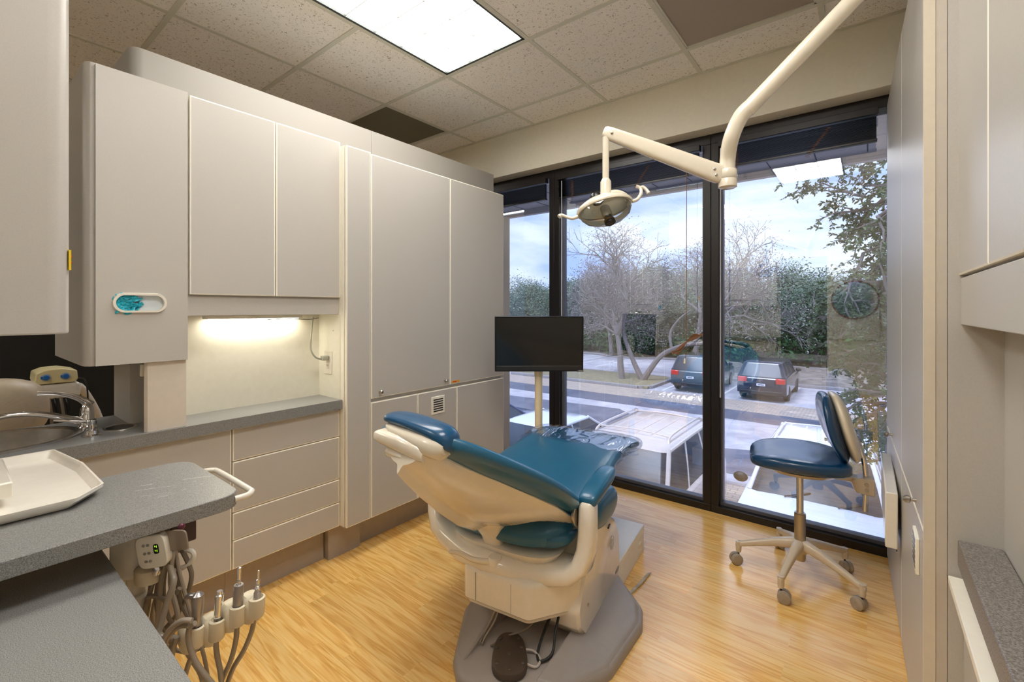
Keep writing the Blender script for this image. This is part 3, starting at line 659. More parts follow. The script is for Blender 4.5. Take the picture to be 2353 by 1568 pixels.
# curved support bar
M().tube([P(690, 520, 1.02), P(740, 640, 1.0), P(745, 720, .99), P(690, 880, .985), P(640, 1060, .98), P(620, 1150, .975), P(680, 1190, .975), P(770, 1190, .98), P(900, 1200, .985)], .0062, 10).build('support_bar', TOOLH, t, smooth=True)
M().tube([P(620, 450, 1.06), P(880, 430, 1.05), P(915, 500, 1.05), P(830, 580, 1.05), P(700, 600, 1.05)], .0055, 8).build('tube_loop', WHITEP, t, smooth=True)
M().lathe([(.007, 0), (.009, .006), (.009, .012), (.006, .018)], P(600, 640, 1.0), (0, 0, 1), 12).build('valve', CHROME, t, smooth=True)
M().lathe([(.026, 0), (.028, .01), (.028, .03), (.02, .035)], P(540, 690, 1.02), (0, 0, 1), 20).build('bottle_cap', IVORYR, t, smooth=True)
HS = [
 [(760, 430), (800, 640), (860, 860), (930, 1100), (1010, 1350), (1060, 1640)],
 [(720, 430), (770, 620), (800, 850), (850, 960), (900, 1050)],
 [(690, 470), (640, 700), (620, 900), (600, 1150), (580, 1250)],
 [(650, 500), (620, 640), (590, 860), (640, 1080), (760, 1280), (900, 1310), (1080, 1220), (1260, 1080), (1390, 980)],
 [(660, 520), (610, 760), (560, 980), (600, 1150), (740, 1290), (930, 1300), (1100, 1200), (1250, 1060)],
 [(600, 560), (560, 740), (510, 900), (470, 1080), (440, 1200)],
 [(570, 580), (540, 780), (520, 980), (450, 1160)],
 [(820, 430), (880, 560), (900, 680), (830, 900), (700, 1080), (640, 1120)],
 [(740, 450), (720, 700), (770, 930), (800, 1080), (860, 1300), (980, 1500), (1010, 1680)],
 [(700, 480), (660, 760), (700, 1000), (740, 1100), (700, 1400), (640, 1640)],
 [(330, 640), (280, 700), (300, 760), (350, 790)],
 [(520, 830), (600, 830), (700, 860), (800, 760)],
]
for k, h in enumerate(HS):
    r = .0034 if k in (3, 4) else (.0042 if k % 3 == 0 else .0052)
    M().tube([P(a, b_, 1.03 + .02 * math.sin(k * 2.1) + .004 * i) for i, (a, b_) in enumerate(h)], r, 8).build('hose', TOOLT if k % 2 else TOOLH, t, smooth=True)
# four holders and handpieces
HP = [((945, 1120), (960, 905), 'angled', [(930, 1290), (880, 1400), (820, 1600), (760, 1760)], 'grey angled air-water syringe in the nearest holder of the unit'),
      ((1125, 1060), (1150, 840), 'band', [(1110, 1200), (1120, 1330), (1150, 1480), (1170, 1700)], 'chrome handpiece coupler with a black band in the second holder'),
      ((1300, 940), (1312, 745), 'thick', [(1290, 1075), (1285, 1200), (1240, 1380), (1160, 1560), (1120, 1700)], 'thick ribbed steel handpiece motor in the third holder'),
      ((1465, 870), (1480, 690), 'thin', [(1445, 1000), (1420, 1130), (1350, 1300), (1260, 1450), (1190, 1640)], 'slim pointed chrome handpiece tip in the farthest holder')]
GM = mat('gunmetal', (.42, .40, .40, 1), .3, metal=.9, var=.05, bump=.3, bscale=500)
for k, (hc, tp_, kd, hz, lb) in enumerate(HP):
    d = .985 + k * .012
    ce = P(*hc, d); top = P(*tp_, d); ax = (top - ce).normalized(); ax = Vector((ax.x * .6, ax.y * .6, ax.z)).normalized()
    # holder: C-shaped cup on the delivery unit
    oc = P(hc[0] - 55, hc[1] + 35, d + .012)
    hd = M()
    hd.loft([[oc + Vector((x, y * .9, z)) for x, y in sup(.027 * s_, .024 * s_, 20, 2.6)] for s_, z in ((.5, -.036), (.82, -.030), (1.0, -.012), (1.0, .010), (.9, .020), (.6, .026))])
    hd.build('holder_cup', IVORYR, t, smooth=True)
    cl = M(); cl.loft([[ce + ax * z + Vector((.0165 * s_ * math.cos(a), .0165 * s_ * math.sin(a), 0)) for a in (2 * PI * q / 20 for q in range(20))] for s_, z in ((.9, -.034), (1, -.030), (1, .008), (.75, .010), (.72, -.02))], cap=False)
    cl.build('holder_clip', IVORYR, t, smooth=True)
    h = thing('dental_handpiece', lb, 'dental handpiece', ce)
    q = M(); o = ce - ax * .035
    if kd == 'angled':
        q.lathe([(.006, 0), (.009, .01), (.0095, .05), (.011, .08), (.0125, .10), (.011, .112), (.004, .118)], o, ax, 16); q.build('body', GM, h, smooth=True)
        M().tube([o + ax * .105, o + ax * .11 + Vector((-.012, -.010, 0)), o + ax * .107 + Vector((-.022, -.016, -.003))], [.009, .006, .005], 10).build('nozzle', GM, h, smooth=True)
    elif kd == 'band':
        q.lathe([(.007, 0), (.0085, .006), (.0085, .09), (.009, .092), (.009, .098), (.006, .1), (.006, .106)], o, ax, 16); q.build('body', CHROME, h, smooth=True)
        M().lathe([(.0092, 0), (.0092, .009)], o + ax * .03, ax, 16).build('black_band', BLACK, h, smooth=True)
    elif kd == 'thick':
        q.lathe([(.006, 0), (.0095, .02), (.0105, .03), (.0105, .085), (.0095, .09), (.006, .0905)], o, ax, 16); q.build('body', GM, h, smooth=True)
        M().lathe([(.0048, 0), (.0048, .004), (.004, .005), (.0048, .008), (.0048, .012), (.0038, .014), (.0048, .017), (.0046, .04), (.003, .041)], o + ax * .088, ax, 14).build('drive_tip', CHROME, h, smooth=True)
    else:
        q.lathe([(.006, 0), (.0075, .02), (.0078, .055), (.006, .058), (.006, .064)], o, ax, 16); q.build('body', CHROME, h, smooth=True)
        M().lathe([(.0045, 0), (.0052, .004), (.0036, .006), (.0052, .010), (.0036, .013), (.0045, .016), (.0045, .022), (.0025, .024), (.0025, .042), (.001, .043)], o + ax * .062, ax, 14).build('drive_tip', CHROME, h, smooth=True)
    M().tube([o + ax * .004] + [P(a, b_, d + .004 * i) for i, (a, b_) in enumerate(hz)], .0055, 10).build('hose', TOOLH, h, smooth=True)
# hoses looping over the nearest holder
for k, pts in enumerate(([(905, 1040), (820, 1040), (720, 1110), (640, 1240), (600, 1320), (560, 1480)], [(880, 1080), (790, 1090), (700, 1180), (660, 1290), (620, 1400)], [(930, 1060), (880, 1110), (880, 1230), (930, 1380), (1010, 1500), (1090, 1600)], [(770, 1180), (740, 1300), (700, 1480), (660, 1640)])):
    M().tube([P(a, b_, .955 + .006 * k) for a, b_ in pts], .0056, 10).build('hose', TOOLH, t, smooth=True)

# rear wall units, mirrored faintly in the panes
def ydoor(x0, x1, z0, z1, y): 
    m = M(); r = .0042; o = [(x0, z0), (x1, z0), (x1, z1), (x0, z1)]; i = [(x0 + r, z0 + r), (x1 - r, z0 + r), (x1 - r, z1 - r), (x0 + r, z1 - r)]
    B = [m.b.verts.new((p[0], y - .018, p[1])) for p in o]; E = [m.b.verts.new((p[0], y - .0015, p[1])) for p in o]; F = [m.b.verts.new((p[0], y, p[1])) for p in i]
    m.face(B, 1); m.face(F, 0)
    for k in range(4):
        q = (k + 1) % 4; m.face([B[k], B[q], E[q], E[k]], 1); m.face([E[k], E[q], F[q], F[k]], 1)
    return m
t = thing('rear_wall_cabinet', 'grey wall cabinet on the rear wall, mirrored in the right pane', 'cabinet', (-1.55, -2.15, 1.3))
M().box(-2.02, -1.1, -2.318, -2.02, 1.30, 1.92).build('cabinet_body', LAM, t)
for a in (-2.018, -1.558): ydoor(a, a + .456, 1.40, 1.918, -2.0).build('door', [LAM, CREAM], t)
struct(M().box(-2.02, -1.1, -2.319, -2.312, .82, 1.30).build('wall_rear_niche', NICHE))
t = thing('rear_base_cabinet', 'grey base cabinet with speckled top along the rear wall', 'cabinet', (-1.55, -2.1, 0))
M().box(-2.02, -1.1, -2.318, -1.9, 0, .76).build('cabinet_body', LAM, t); M().box(-2.03, -1.08, -2.318, -1.86, .76, .80).build('worktop', COUNTER, t)
for a in (-2.018, -1.558): ydoor(a, a + .456, .1, .755, -1.88).build('door', [LAM, CREAM], t)
t = thing('rear_tall_cabinet', 'tall pale cabinet on the rear wall, mirrored in the middle pane', 'cabinet', (-2.65, -2.1, 0))
M().box(-3.28, -2.06, -2.318, -1.82, 0, 2.2).build('cabinet_body', LAM, t)
for a in (-3.278, -2.87, -2.462): ydoor(a, a + .404, .1, 2.195, -1.80).build('door', [LAM, CREAM], t)
t = thing('mirror_panel', 'white panel with a round red-rimmed mirror on the rear wall, mirrored in the right pane', 'mirror', (-.16, -2.3, 1.3))
M().box(-.46, .14, -2.318, -2.29, .80, 1.98).build('panel', WHITEP, t)
M().lathe([(.27, 0), (.285, .004), (.285, .016), (.265, .02), (.262, .014)], (-.14, -2.29, 1.38), (0, 1, 0), 40).build('rim', mat('rosewood_rim', srgb(140, 70, 50), .4), t, smooth=True)
M().lathe([(.262, .012), (.262, .0145)], (-.14, -2.29, 1.38), (0, 1, 0), 40).build('mirror_glass', CHROME, t)
struct(M().box(-1.08, -.48, -2.319, -2.30, 0, 2.05).build('door_1', mat('dark_door', srgb(60, 52, 46), .4)))

# ================================================================ DENTAL CHAIR (local: x across, y towards the foot end)
A7 = math.radians(7)
t = thing('dental_chair', 'reclined teal dental chair on a grey base plate in the middle of the room', 'dental chair', (-1.14, 1.4, 0), A7)
XM = XF[t['_m']]
def LB(m, name, mats, parent=t, **k):      # local coordinates
    return m.build(name, mats, parent, world=False, **k)
# base plate
bp = [(-.165, .02), (-.155, -.06), (-.03, -.29), (.03, -.345), (.25, -.345), (.375, -.19), (.46, -.06), (.49, .22), (.465, .32), (.31, .49), (.2, .62), (-.04, .62), (-.14, .42)]
bpr = rpoly(bp, [.1, .04, .05, .05, .08, .05, .08, .08, .06, .05, .05, .05, .08])
cx, cy = .165, .12
sc_ = lambda s, z, o=bpr: [(cx + (p[0] - cx) * s, cy + (p[1] - cy) * s, z) for p in o]
b = M(); b.loft([sc_(1, 0), sc_(1, .018), sc_(.985, .032), sc_(.96, .038)]); bpl = LB(b, 'base_plate', CHAIRG, smooth=True)
def hull(pts_lo, pts_hi): return M().loft([pts_lo, pts_hi])
# side ramps of the plate
rw_lo = [(.262, -.235, .03), (.36, -.21, .03), (.455, -.055, .03), (.483, .215, .03), (.458, .31, .03), (.30, .47, .03), (.285, .2, .03)]
rw_hi = [(.268, -.232, .044), (.352, -.205, .042), (.44, -.055, .046), (.465, .21, .05), (.44, .295, .055), (.325, .42, .085), (.300, .1, .088)]
LB(hull(rw_lo, rw_hi), 'side_ramp', CHAIRG, bpl, bevel=.010, seg=3)
lw_lo = [(.02, -.30, .03), (-.03, -.275, .03), (-.15, -.06, .03), (-.16, .02, .03), (-.13, .40, .03), (.0, .42, .03), (.02, .05, .03)]
lw_hi = [(.012, -.288, .04), (-.025, -.265, .042), (-.135, -.055, .046), (-.14, .02, .05), (-.11, .38, .07), (-.02, .40, .13), (.0, .06, .10)]
LB(hull(lw_lo, lw_hi), 'side_ramp', CHAIRG, bpl, bevel=.010, seg=3)
for px_, py_ in ((.30, -.02),): LB(M().lathe([(.006, 0), (.006, .004)], (px_ + .035, .05, .152), (1, -.3, 0), 8), 'bolt', STEEL, bpl)
# lift housing at the right
hs = [(.135, .445), (.30, .39), (.385, .335), (.43, .26), (.44, .13), (.40, .03), (.03, .035), (-.03, .10), (-.045, .165), (.03, .30), (.095, .40)]
hp_ = rpoly([(p[0], p[1]) for p in hs], [.03, .03, .05, .05, .05, .0, .0, .03, .04, .05, .03])
b = M(); b.loft([[(x, p[0] + .0, p[1]) for p in [(.16 + (q[0] - .16) * s_, .2 + (q[1] - .2) * s_) for q in hp_]] for x, s_ in ((-.10, .93), (-.085, 1), (.30, 1.0), (.325, .985), (.335, .93))])
LB(b, 'lift_housing', CHAIRP, smooth=True)
b = M()
for k in range(4): b.tube([(.3365, .305 + .008 * k, .24), (.3375, .300 + .010 * k, .262), (.3365, .312 + .004 * k, .278)], .0007, 4)
b.tube([(.3365, .296 + .022 * (1 + math.cos(a)), .263 + .03 * math.sin(a)) for a in (2 * PI * k / 16 for k in range(17))], .0007, 4); LB(b, 'embossed_badge', mat('badge_grey', srgb(170, 162, 150), .3), bpl)
# faceted lift cover
lc = rpoly([(-.07, -.17), (.20, -.165), (.325, -.01), (.325, .20), (-.12, .20), (-.125, -.09)], [.03, .035, .02, .02, .02, .03])
lcx, lcy = .1, .03
q = lambda s_, z: [(lcx + (p[0] - lcx) * s_, lcy + (p[1] - lcy) * s_, z) for p in lc]
b = M(); b.loft([q(.90, .150), q(.955, .152), q(.97, .163), q(1.0, .17), q(1.0, .272), q(.985, .286), q(.95, .292), q(.7, .298)])
lco = LB(b, 'lift_cover', CHAIRP, smooth=True)
b = M(); sx = .13; b.box(sx, sx + .0012, -.1665, -.165, .172, .275); b.box(-.02, -.0188, -.1715, -.170, .172, .275); LB(b, 'cover_seam', mat('seam_taupe', srgb(120, 112, 100), .5), lco)  # thin taupe strips drawn for the cover seams
b = M(); b.box(-.13, -.05, -.12, .0, .172, .255) 
b.b.free()
# swivel hub
LB(M().lathe([(.10, 0), (.105, .008), (.10, .03), (.07, .045)], (.06, -.03, .285), (0, 0, 1), 32), 'swivel_hub', CHAIRP, smooth=True)
# yoke: U shaped arm carrier
def sweep(path, prof_w, prof_h, n=20, e=3.2):
    rings = []
    for i, p in enumerate(path):
        p = Vector(p); tg = (Vector(path[min(i + 1, len(path) - 1)]) - Vector(path[max(i - 1, 0)])).normalized()
        u_ = Vector((0, 1, 0)); w_ = tg.cross(u_).normalized()
        W_ = prof_w[i] if isinstance(prof_w, list) else prof_w; H_ = prof_h[i] if isinstance(prof_h, list) else prof_h
        rings.append([p + u_ * a + w_ * b_ for a, b_ in sup(W_, H_, n, e)])
    return rings
yp = [(.352, .01, .555), (.352, .01, .54), (.352, .005, .44), (.350, 0, .385), (.338, -.01, .335), (.305, -.02, .305), (.25, -.03, .298), (.12, -.05, .300), (0, -.055, .305), (-.12, -.05, .305), (-.24, -.03, .315), (-.30, -.02, .34), (-.335, -.01, .385), (-.350, 0, .44), (-.352, .0, .50), (-.352, .0, .515)]
yw = [.022, .036, .040, .046, .056, .07, .085, .11, .115, .11, .085, .07, .05, .042, .036, .02]
yh = [.022, .030, .031, .032, .034, .036, .038, .042, .042, .042, .038, .036, .033, .031, .030, .02]
LB(M().loft(sweep(yp, yw, yh)), 'arm_yoke', CHAIRP, smooth=True)
# raised tray of the yoke under the seat
b = M(); b.loft([[(x, y, z) for x, y in sup(w_, h_, 28, 3.2, cx=.03, cy=.01)] for w_, h_, z in ((.16, .10, .30), (.22, .13, .335), (.235, .14, .362), (.22, .13, .366))]); LB(b, 'seat_pan', CHAIRP, smooth=True)
# pivots between back shell and yoke
for s_ in (1, -1):
    LB(M().lathe([(.040, 0), (.042, .003), (.042, .010), (.040, .012)], (s_ * .308, -.005, .505), (s_, 0, 0), 28), 'pivot_ring', NICKEL, smooth=True)
# lever
b = M(); b.tube([(-.085, -.24, .365), (-.06, -.21, .352), (-.02, -.19, .332), (.02, -.165, .324), (.045, -.15, .325)], [.009, .011, .012, .014, .017], 12, flat=.7); LB(b, 'recline_lever', CHAIRP, smooth=True)
LB(M().lathe([(.024, 0), (.025, .004), (.025, .026), (.022, .030)], (.05, -.145, .312), (0, 0, 1), 20), 'lever_hub', CHAIRP, smooth=True)
# seat and leg cushion
ST = [(-.135, .435, .12, .405), (-.12, .462, .20, .385), (-.07, .495, .275, .365), (.05, .508, .305, .362), (.18, .512, .318, .375), (.32, .528, .312, .41), (.46, .555, .285, .455), (.60, .575, .272, .485), (.74, .582, .282, .497), (.86, .573, .295, .49), (.94, .555, .285, .475), (.985, .53, .25, .462), (1.0, .505, .19, .465)]
def cushion(ST, n=28, grow=0, e=2.9, dish=.012):
    rings = []
    for y, zt, w_, zb in ST:
        zc, h_ = (zt + zb) / 2, (zt - zb) / 2 + grow; r = []
        for a, c_ in sup(w_ + grow, h_, n, e):
            z = zc + c_
            if c_ > 0: z -= dish * (1 - (abs(a) / w_) ** 2)
            r.append((a, y, z))
        rings.append(r)
    return rings
LB(M().loft(cushion(ST)), 'seat_cushion', BLUE, sub=1, smooth=True)
# bulging rear lower edge of the seat
LB(M().loft([[(x, y, z) for x, y in sup(w_, h_, 24, 2.4, cx=.16, cy=.0)] for w_, h_, z in ((.06, .05, .372), (.12, .085, .384), (.15, .105, .41), (.15, .11, .45))]), 'seat_underside', BLUE, sub=1, smooth=True)
LB(M().loft([[(x, y, z) for y, z in sup(h_ * .8, v_, 24, 2.3, cx=.215, cy=.452)] for x, h_, v_ in ((.26, .20, .055), (.325, .20, .075), (.352, .17, .062), (.362, .12, .035))]), 'seat_side_bolster', BLUE, sub=1, smooth=True)
# plastic cover on the foot end
fc = [(.60, .581, .274, .480), (.68, .585, .281, .488), (.76, .588, .287, .492), (.86, .580, .300, .486), (.94, .562, .292, .470), (.992, .535, .256, .456), (1.012, .505, .19, .46)]
rings = cushion(fc, 56, .007)
rings2 = []
for i, r in enumerate(rings):
    q_ = []
    for j, p in enumerate(r):
        v_ = Vector(p); nz = noise.noise(Vector((v_.x * 16, v_.y * 9, v_.z * 24))) + .6 * noise.noise(Vector((v_.x * 40, v_.y * 22, v_.z * 50)))
        sk_ = (.10 * v_.x / .3 if i == 0 else 0)
        c_ = Vector((0, v_.y, .525)); dv = (v_ - c_).normalized(); q_.append(v_ + dv * (.003 + .011 * nz) + Vector((0, -.10 * v_.x - .02 * math.sin(v_.x * 40) if i == 0 else 0, 0)))
    rings2.append(q_)
fcm = M(); R_ = [[fcm.b.verts.new(p) for p in r] for r in rings2]
for i in range(len(R_) - 1):
    for j in range(56): fcm.face([R_[i][j], R_[i][(j + 1) % 56], R_[i + 1][(j + 1) % 56], R_[i + 1][j]])
fcm.face(R_[-1]); LB(fcm, 'plastic_foot_cover', PLASTF, sub=1, smooth=True)
# back: cushion and shell along one path
BP = [(.055, .478), (.0, .530), (-.10, .600), (-.20, .664), (-.31, .734), (-.41, .796), (-.49, .850), (-.535, .872)]
BW = [.295, .334, .340, .332, .305, .25, .18, .115]
def frame_at(i):
    a = Vector((0, *BP[max(i - 1, 0)])); b_ = Vector((0, *BP[min(i + 1, len(BP) - 1)])); T_ = (b_ - a).normalized(); N_ = Vector((1, 0, 0)).cross(T_); 
    if N_.z < 0: N_ = -N_
    return T_, N_
rings = []
for i, (p, w_) in enumerate(zip(BP, BW)):
    T_, N_ = frame_at(i); h_ = [.046, .060, .058, .054, .050, .045, .040, .026][i]; c_ = Vector((0, *p)); r = []
    for a, v_ in sup(w_, h_, 32, 2.5):
        dish = -.020 * (1 - (abs(a) / w_) ** 2) if v_ > 0 else -.0 * a
        fl = .008 * (abs(a) / w_) ** 3
        r.append(c_ + Vector((a, 0, 0)) + N_ * (v_ + dish + fl))
    rings.append(r)
LB(M().loft(rings), 'backrest_cushion', BLUE, sub=1, smooth=True)
SHW = [.296, .298, .286, .252, .205, .15, .105, .070]
DEP = [.040, .075, .118, .122, .105, .082, .062, .045]
rings = []; N2 = 36
for i, (p, w_) in enumerate(zip(BP, SHW)):
    T_, N_ = frame_at(i); c_ = Vector((0, *p)) - N_ * .040; r = []
    for k in range(N2 + 1):
        x = -1 + 2 * k / N2; dp = DEP[i] * (1 - abs(x) ** 2.0) ** .75
        keel = .026 * math.exp(-(x / .10) ** 2) * (1 if i > 1 else .4)
        tt = 0
        if i <= 2: tt = {0: .085, 1: .045, 2: .012}[i] * math.exp(-((abs(x) - .52) / .26) ** 2) + {0: .0, 1: 0, 2: 0}[i]
        r.append(c_ + Vector((x * w_, 0, 0)) - N_ * (dp + keel) + T_ * tt)
    for k in range(N2, -1, -1):
        x = -1 + 2 * k / N2; tt = 0
        if i <= 2: tt = {0: .085, 1: .045, 2: .012}[i] * math.exp(-((abs(x) - .52) / .26) ** 2)
        r.append(c_ + Vector((x * w_ * .985, 0, 0)) - N_ * (-.006 + DEP[i] * .5 * (1 - abs(x) ** 2.0) ** .75) + T_ * tt)
    rings.append(r)
shell = LB(M().loft(rings), 'back_shell', CHAIRP, smooth=True)
b = M(); b.loft([[(x, y, z) for x, y in sup(w_, h_, 20, 3.2, cx=cx_, cy=cy_)] for w_, h_, z, cx_, cy_ in ((.030, .030, .318, .012, -.075), (.040, .036, .332, .012, -.08), (.042, .036, .39, .01, -.095), (.062, .036, .435, .005, -.118), (.10, .034, .475, 0, -.14), (.14, .030, .51, 0, -.155))]); LB(b, 'hinge_leg', CHAIRP, smooth=True)
LB(M().lathe([(.010, 0), (.011, .003), (.006, .004)], (.054, -.095, .352), (.95, -.3, 0), 16), 'hinge_bolt', STEEL, smooth=True)
# headrest
HR = [(-.120, .906, .022, .010), (-.112, .908, .036, .015), (-.075, .910, .044, .018), (-.01, .905, .048, .019), (.06, .894, .048, .021), (.105, .882, .046, .026), (.132, .868, .040, .030), (.145, .856, .030, .024)]
LB(M().loft([[(x, y, z) for y, z in sup(a, b_, 24, 2.4, cx=-.50, cy=zc)] for x, zc, a, b_ in HR]), 'headrest_pad', NAVY, sub=1, smooth=True)
hb = [(-.095, .886, .035, .012), (-.07, .880, .050, .018), (.0, .868, .056, .026), (.07, .852, .056, .036), (.112, .846, .050, .034), (.132, .850, .036, .022)]
LB(M().loft([[(x, y - .004, z) for y, z in sup(a, b_, 20, 2.6, cx=-.50, cy=zc)] for x, zc, a, b_ in hb]), 'headrest_shell', IVORY, smooth=True)
def cyl(o, d, r, h, name, m_, n=28, ribs=0):
    o = Vector(o); d = Vector(d).normalized(); u_ = d.orthogonal().normalized(); w_ = d.cross(u_); rings = []
    for rr, hh in ((r * .92, 0), (r, h * .12), (r, h * .88), (r * .92, h)):
        rings.append([o + d * hh + (u_ * math.cos(a) + w_ * math.sin(a)) * rr * (1 + (.05 * math.copysign(1, math.sin(ribs * a)) if ribs else 0)) for a in (2 * PI * k / n for k in range(n))])
    return LB(M().loft(rings), name, m_, smooth=True)
b = M(); b.loft([[(x, y, z) for y, z in sup(.036, h9, 20, 4, cx=-.548 + .006 * k, cy=zc)] for k, (x, zc, h9) in enumerate(((-.098, .868, .014), (-.086, .862, .020), (-.02, .850, .024), (.055, .832, .024), (.072, .822, .016)))]); LB(b, 'headrest_bracket', CHAIRP, smooth=True)
cyl((-.068, -.552, .822), (1, .10, -.20), .018, .095, 'adjuster_knob', CHAIRP, 32, 9)
LB(M().loft([[(x, y, z) for x, z in sup(.022, .006, 12, 4, cx=.03, cy=zz)] for y, zz in ((-.54, .80), (-.49, .79), (-.42, .775))]), 'headrest_bar', CHROME, smooth=True)
# arm pads
for s_ in (1, -1):
    zo = 0 if s_ > 0 else -.045
    b = M(); b.loft([[(s_ * .352 + x, y, z + zo) for x, z in sup(a, b_, 20, 3.6, cy=zc)] for y, zc, a, b_ in ((-.012, .556, .028, .014), (0, .560, .036, .022), (.06, .573, .038, .026), (.16, .590, .038, .027), (.225, .596, .034, .024), (.248, .598, .022, .014))])
    LB(b, 'arm_pad', BLUE, sub=1, smooth=True)
# under-cover cables
for pts, m_, r_ in (([(.05, -.12, .16), (.03, -.14, .10), (.01, -.16, .05), (.02, -.2, .045)], TOOLH, .0035), ([(.06, -.12, .16), (.045, -.14, .10), (.022, -.165, .05), (.03, -.2, .045)], TOOLH, .0035), ([(.20, -.05, .15), (.16, -.1, .09), (.10, -.13, .06), (.06, -.19, .045)], TOOLT, .0035), ([(.25, .0, .16), (.26, -.07, .10), (.27, -.12, .055), (.245, -.16, .045), (.22, -.13, .05), (.215, -.06, .09), (.23, -.0, .15)], RUBBER, .005)):
    LB(M().tube(pts, r_, 8), 'cable', m_, smooth=True)
# foot control resting on the plate
t2 = thing('foot_pedal', 'dark brown oval rubber foot control resting on the chair base plate', 'foot control', (-1.0, 1.22, .04), A7)
pc_ = at(1176, 1530, 1.46); pc_ = Vector((-.972, 1.222, .05))
pd = M(); q = [(x, y) for x, y in sup(.060, .102, 32, 2.6)]
ang = math.radians(38); R2 = lambda x, y: (pc_.x + x * math.cos(ang) - y * math.sin(ang), pc_.y + x * math.sin(ang) + y * math.cos(ang))
pd.loft([[(*R2(x * s_ * (1 + .10 * -y / .083), y * s_), z) for x, y in q] for s_, z in ((.95, .0395), (1, .043), (1, .054), (.96, .061), (.90, .063))])
po = pd.build('pedal_body', BROWN, t2, smooth=True)
for (x, y) in ((-.033, .064), (.0, .072), (.032, .062), (-.044, .020), (.042, .020), (0, -.010), (-.042, -.050), (.046, -.048), (0, -.076)):
    r_ = .004 if (x, y) == (.0, .072) else .0075
    M().lathe([(r_, 0), (r_, .002), (r_ * .6, .004)], (*R2(x, y), .0625), (0, 0, 1), 14).build('stud', BROWN, po, smooth=True)
M().tube([(*R2(.055, .02), .056), (*R2(.085, .02), .05), (*R2(.105, -.01), .046), (*R2(.09, -.045), .046), (*R2(.058, -.04), .052)], .0038, 8).build('cable_loop', mat('light_grey_cable', srgb(196, 186, 178), .4), t2, smooth=True)
# ================================================================ JUNCTION BOX
t = thing('utility_box', 'low white metal utility box on the floor at the foot of the dental chair', 'floor box', (-.97, 2.05, 0), A7)
u0 = [(.13, .36), (.335, .36), (.335, .83), (.13, .83)]
def lw(pts, z): return [tuple(XM @ Vector((p[0], p[1], z))) for p in pts]
b = M(); o_ = lambda pts, s_: [(.2325 + (p[0] - .2325) * s_, .595 + (p[1] - .595) * s_) for p in pts]
b.loft([lw(o_(u0, .985), 0), lw(o_(u0, .985), .10)]); b.build('box_body', mat('white_metal', srgb(238, 236, 230), .3), t, bevel=.002)
b = M(); b.loft([lw(u0, .10), lw(u0, .132)]); b.build('box_lid', mat('white_metal', srgb(238, 236, 230)), t, bevel=.004)
M().lathe([(.018, 0), (.018, .003)], XM @ Vector((.334, .75, .06)), XM.to_3x3() @ Vector((1, 0, 0)), 20).build('knockout_disc', WHITEP, t, smooth=True)
tag(M().tube([XM @ Vector(p) for p in ((.36, .20, .38), (.30, .42, .30), (.285, .50, .2), (.27, .52, .133))], .0035, 8).build('supply_hose', RUBBER, smooth=True), 'thin black hose running from the chair seat to the white floor box', 'hose')
tag(M().tube([XM @ Vector(p) for p in ((.375, .40, .0068), (.40, .52, .0068), (.41, .60, .0068), (.42, .63, .0068))], [.0066, .0066, .0060, .002], 8, flat=1.0).build('sealant_strip', mat('old_sealant', srgb(190, 182, 168), .8, var=.2, bump=1, bscale=300), smooth=True), 'frayed pale sealant strip on the floor beside the utility box', 'strip')
# ================================================================ MONITOR
mp_ = Vector((-1.60, 2.30, 0))
t = thing('monitor', 'black flat monitor on a cream floor pole beside the tall cabinet', 'monitor', mp_)
POLE = mat('cream_pole', srgb(236, 218, 180), .3, coat=.3)
M().lathe([(.06, 0), (.06, .012), (.028, .016), (.0245, .03), (.0235, .83), (.0265, .832), (.0265, 1.02)], mp_, (0, 0, 1), 28).build('pole', POLE, t, smooth=True)
mc = at(1239, 791, 2.72); fw = Vector((-math.sin(YAW), math.cos(YAW), 0))
dr = (Vector((0, 0, 1.05)) - mc); dr.z = 0; dr.normalize(); dr = Matrix.Rotation(math.radians(4), 3, 'Z') @ dr; nn = (dr + Vector((0, 0, -.05))).normalized()
rr_ = Vector((0, 0, 1)).cross(nn).normalized(); uu = nn.cross(rr_)
def mb(m, x0, x1, z0, z1, d0, d1):
    P_ = [mc + rr_ * x + uu * z + nn * d for d in (d0, d1) for x, z in ((x0, z0), (x1, z0), (x1, z1), (x0, z1))]
    v = [m.b.verts.new(p) for p in P_]
    for q in ((3, 2, 1, 0), (4, 5, 6, 7), (0, 1, 5, 4), (1, 2, 6, 5), (2, 3, 7, 6), (3, 0, 4, 7)): m.face([v[i] for i in q])
    return m
casing = mb(M(), -.268, .268, -.168, .168, -.035, 0).build('casing', BLACK, t, bevel=.004)
mb(M(), -.256, .256, -.132, .158, 0, .0008).build('screen', SCREEN, casing)
mb(M(), -.258, .258, -.160, -.135, 0, .002).build('lower_bezel', mat('charcoal_bezel', srgb(40, 39, 38), .35), casing, bevel=.0008)
mb(M(), -.258, .258, -.1345, -.1325, 0, .0016).build('trim_line', mat('bezel_line', srgb(90, 90, 88), .3), casing)
mb(M(), -.06, .06, -.08, .05, -.07, -.035).build('mount', BLACK, t, bevel=.004)
b = mb(M(), .232, .268, -.1685, -.158, .0, .0022).build('logo_tab', BLACK, casing)
fc_ = bpy.data.curves.new('maker_lettering', 'FONT'); fc_.body = 'VIZIO'; fc_.size = .0105; fc_.extrude = .0002; fc_.align_x = 'CENTER'; fc_.align_y = 'CENTER'
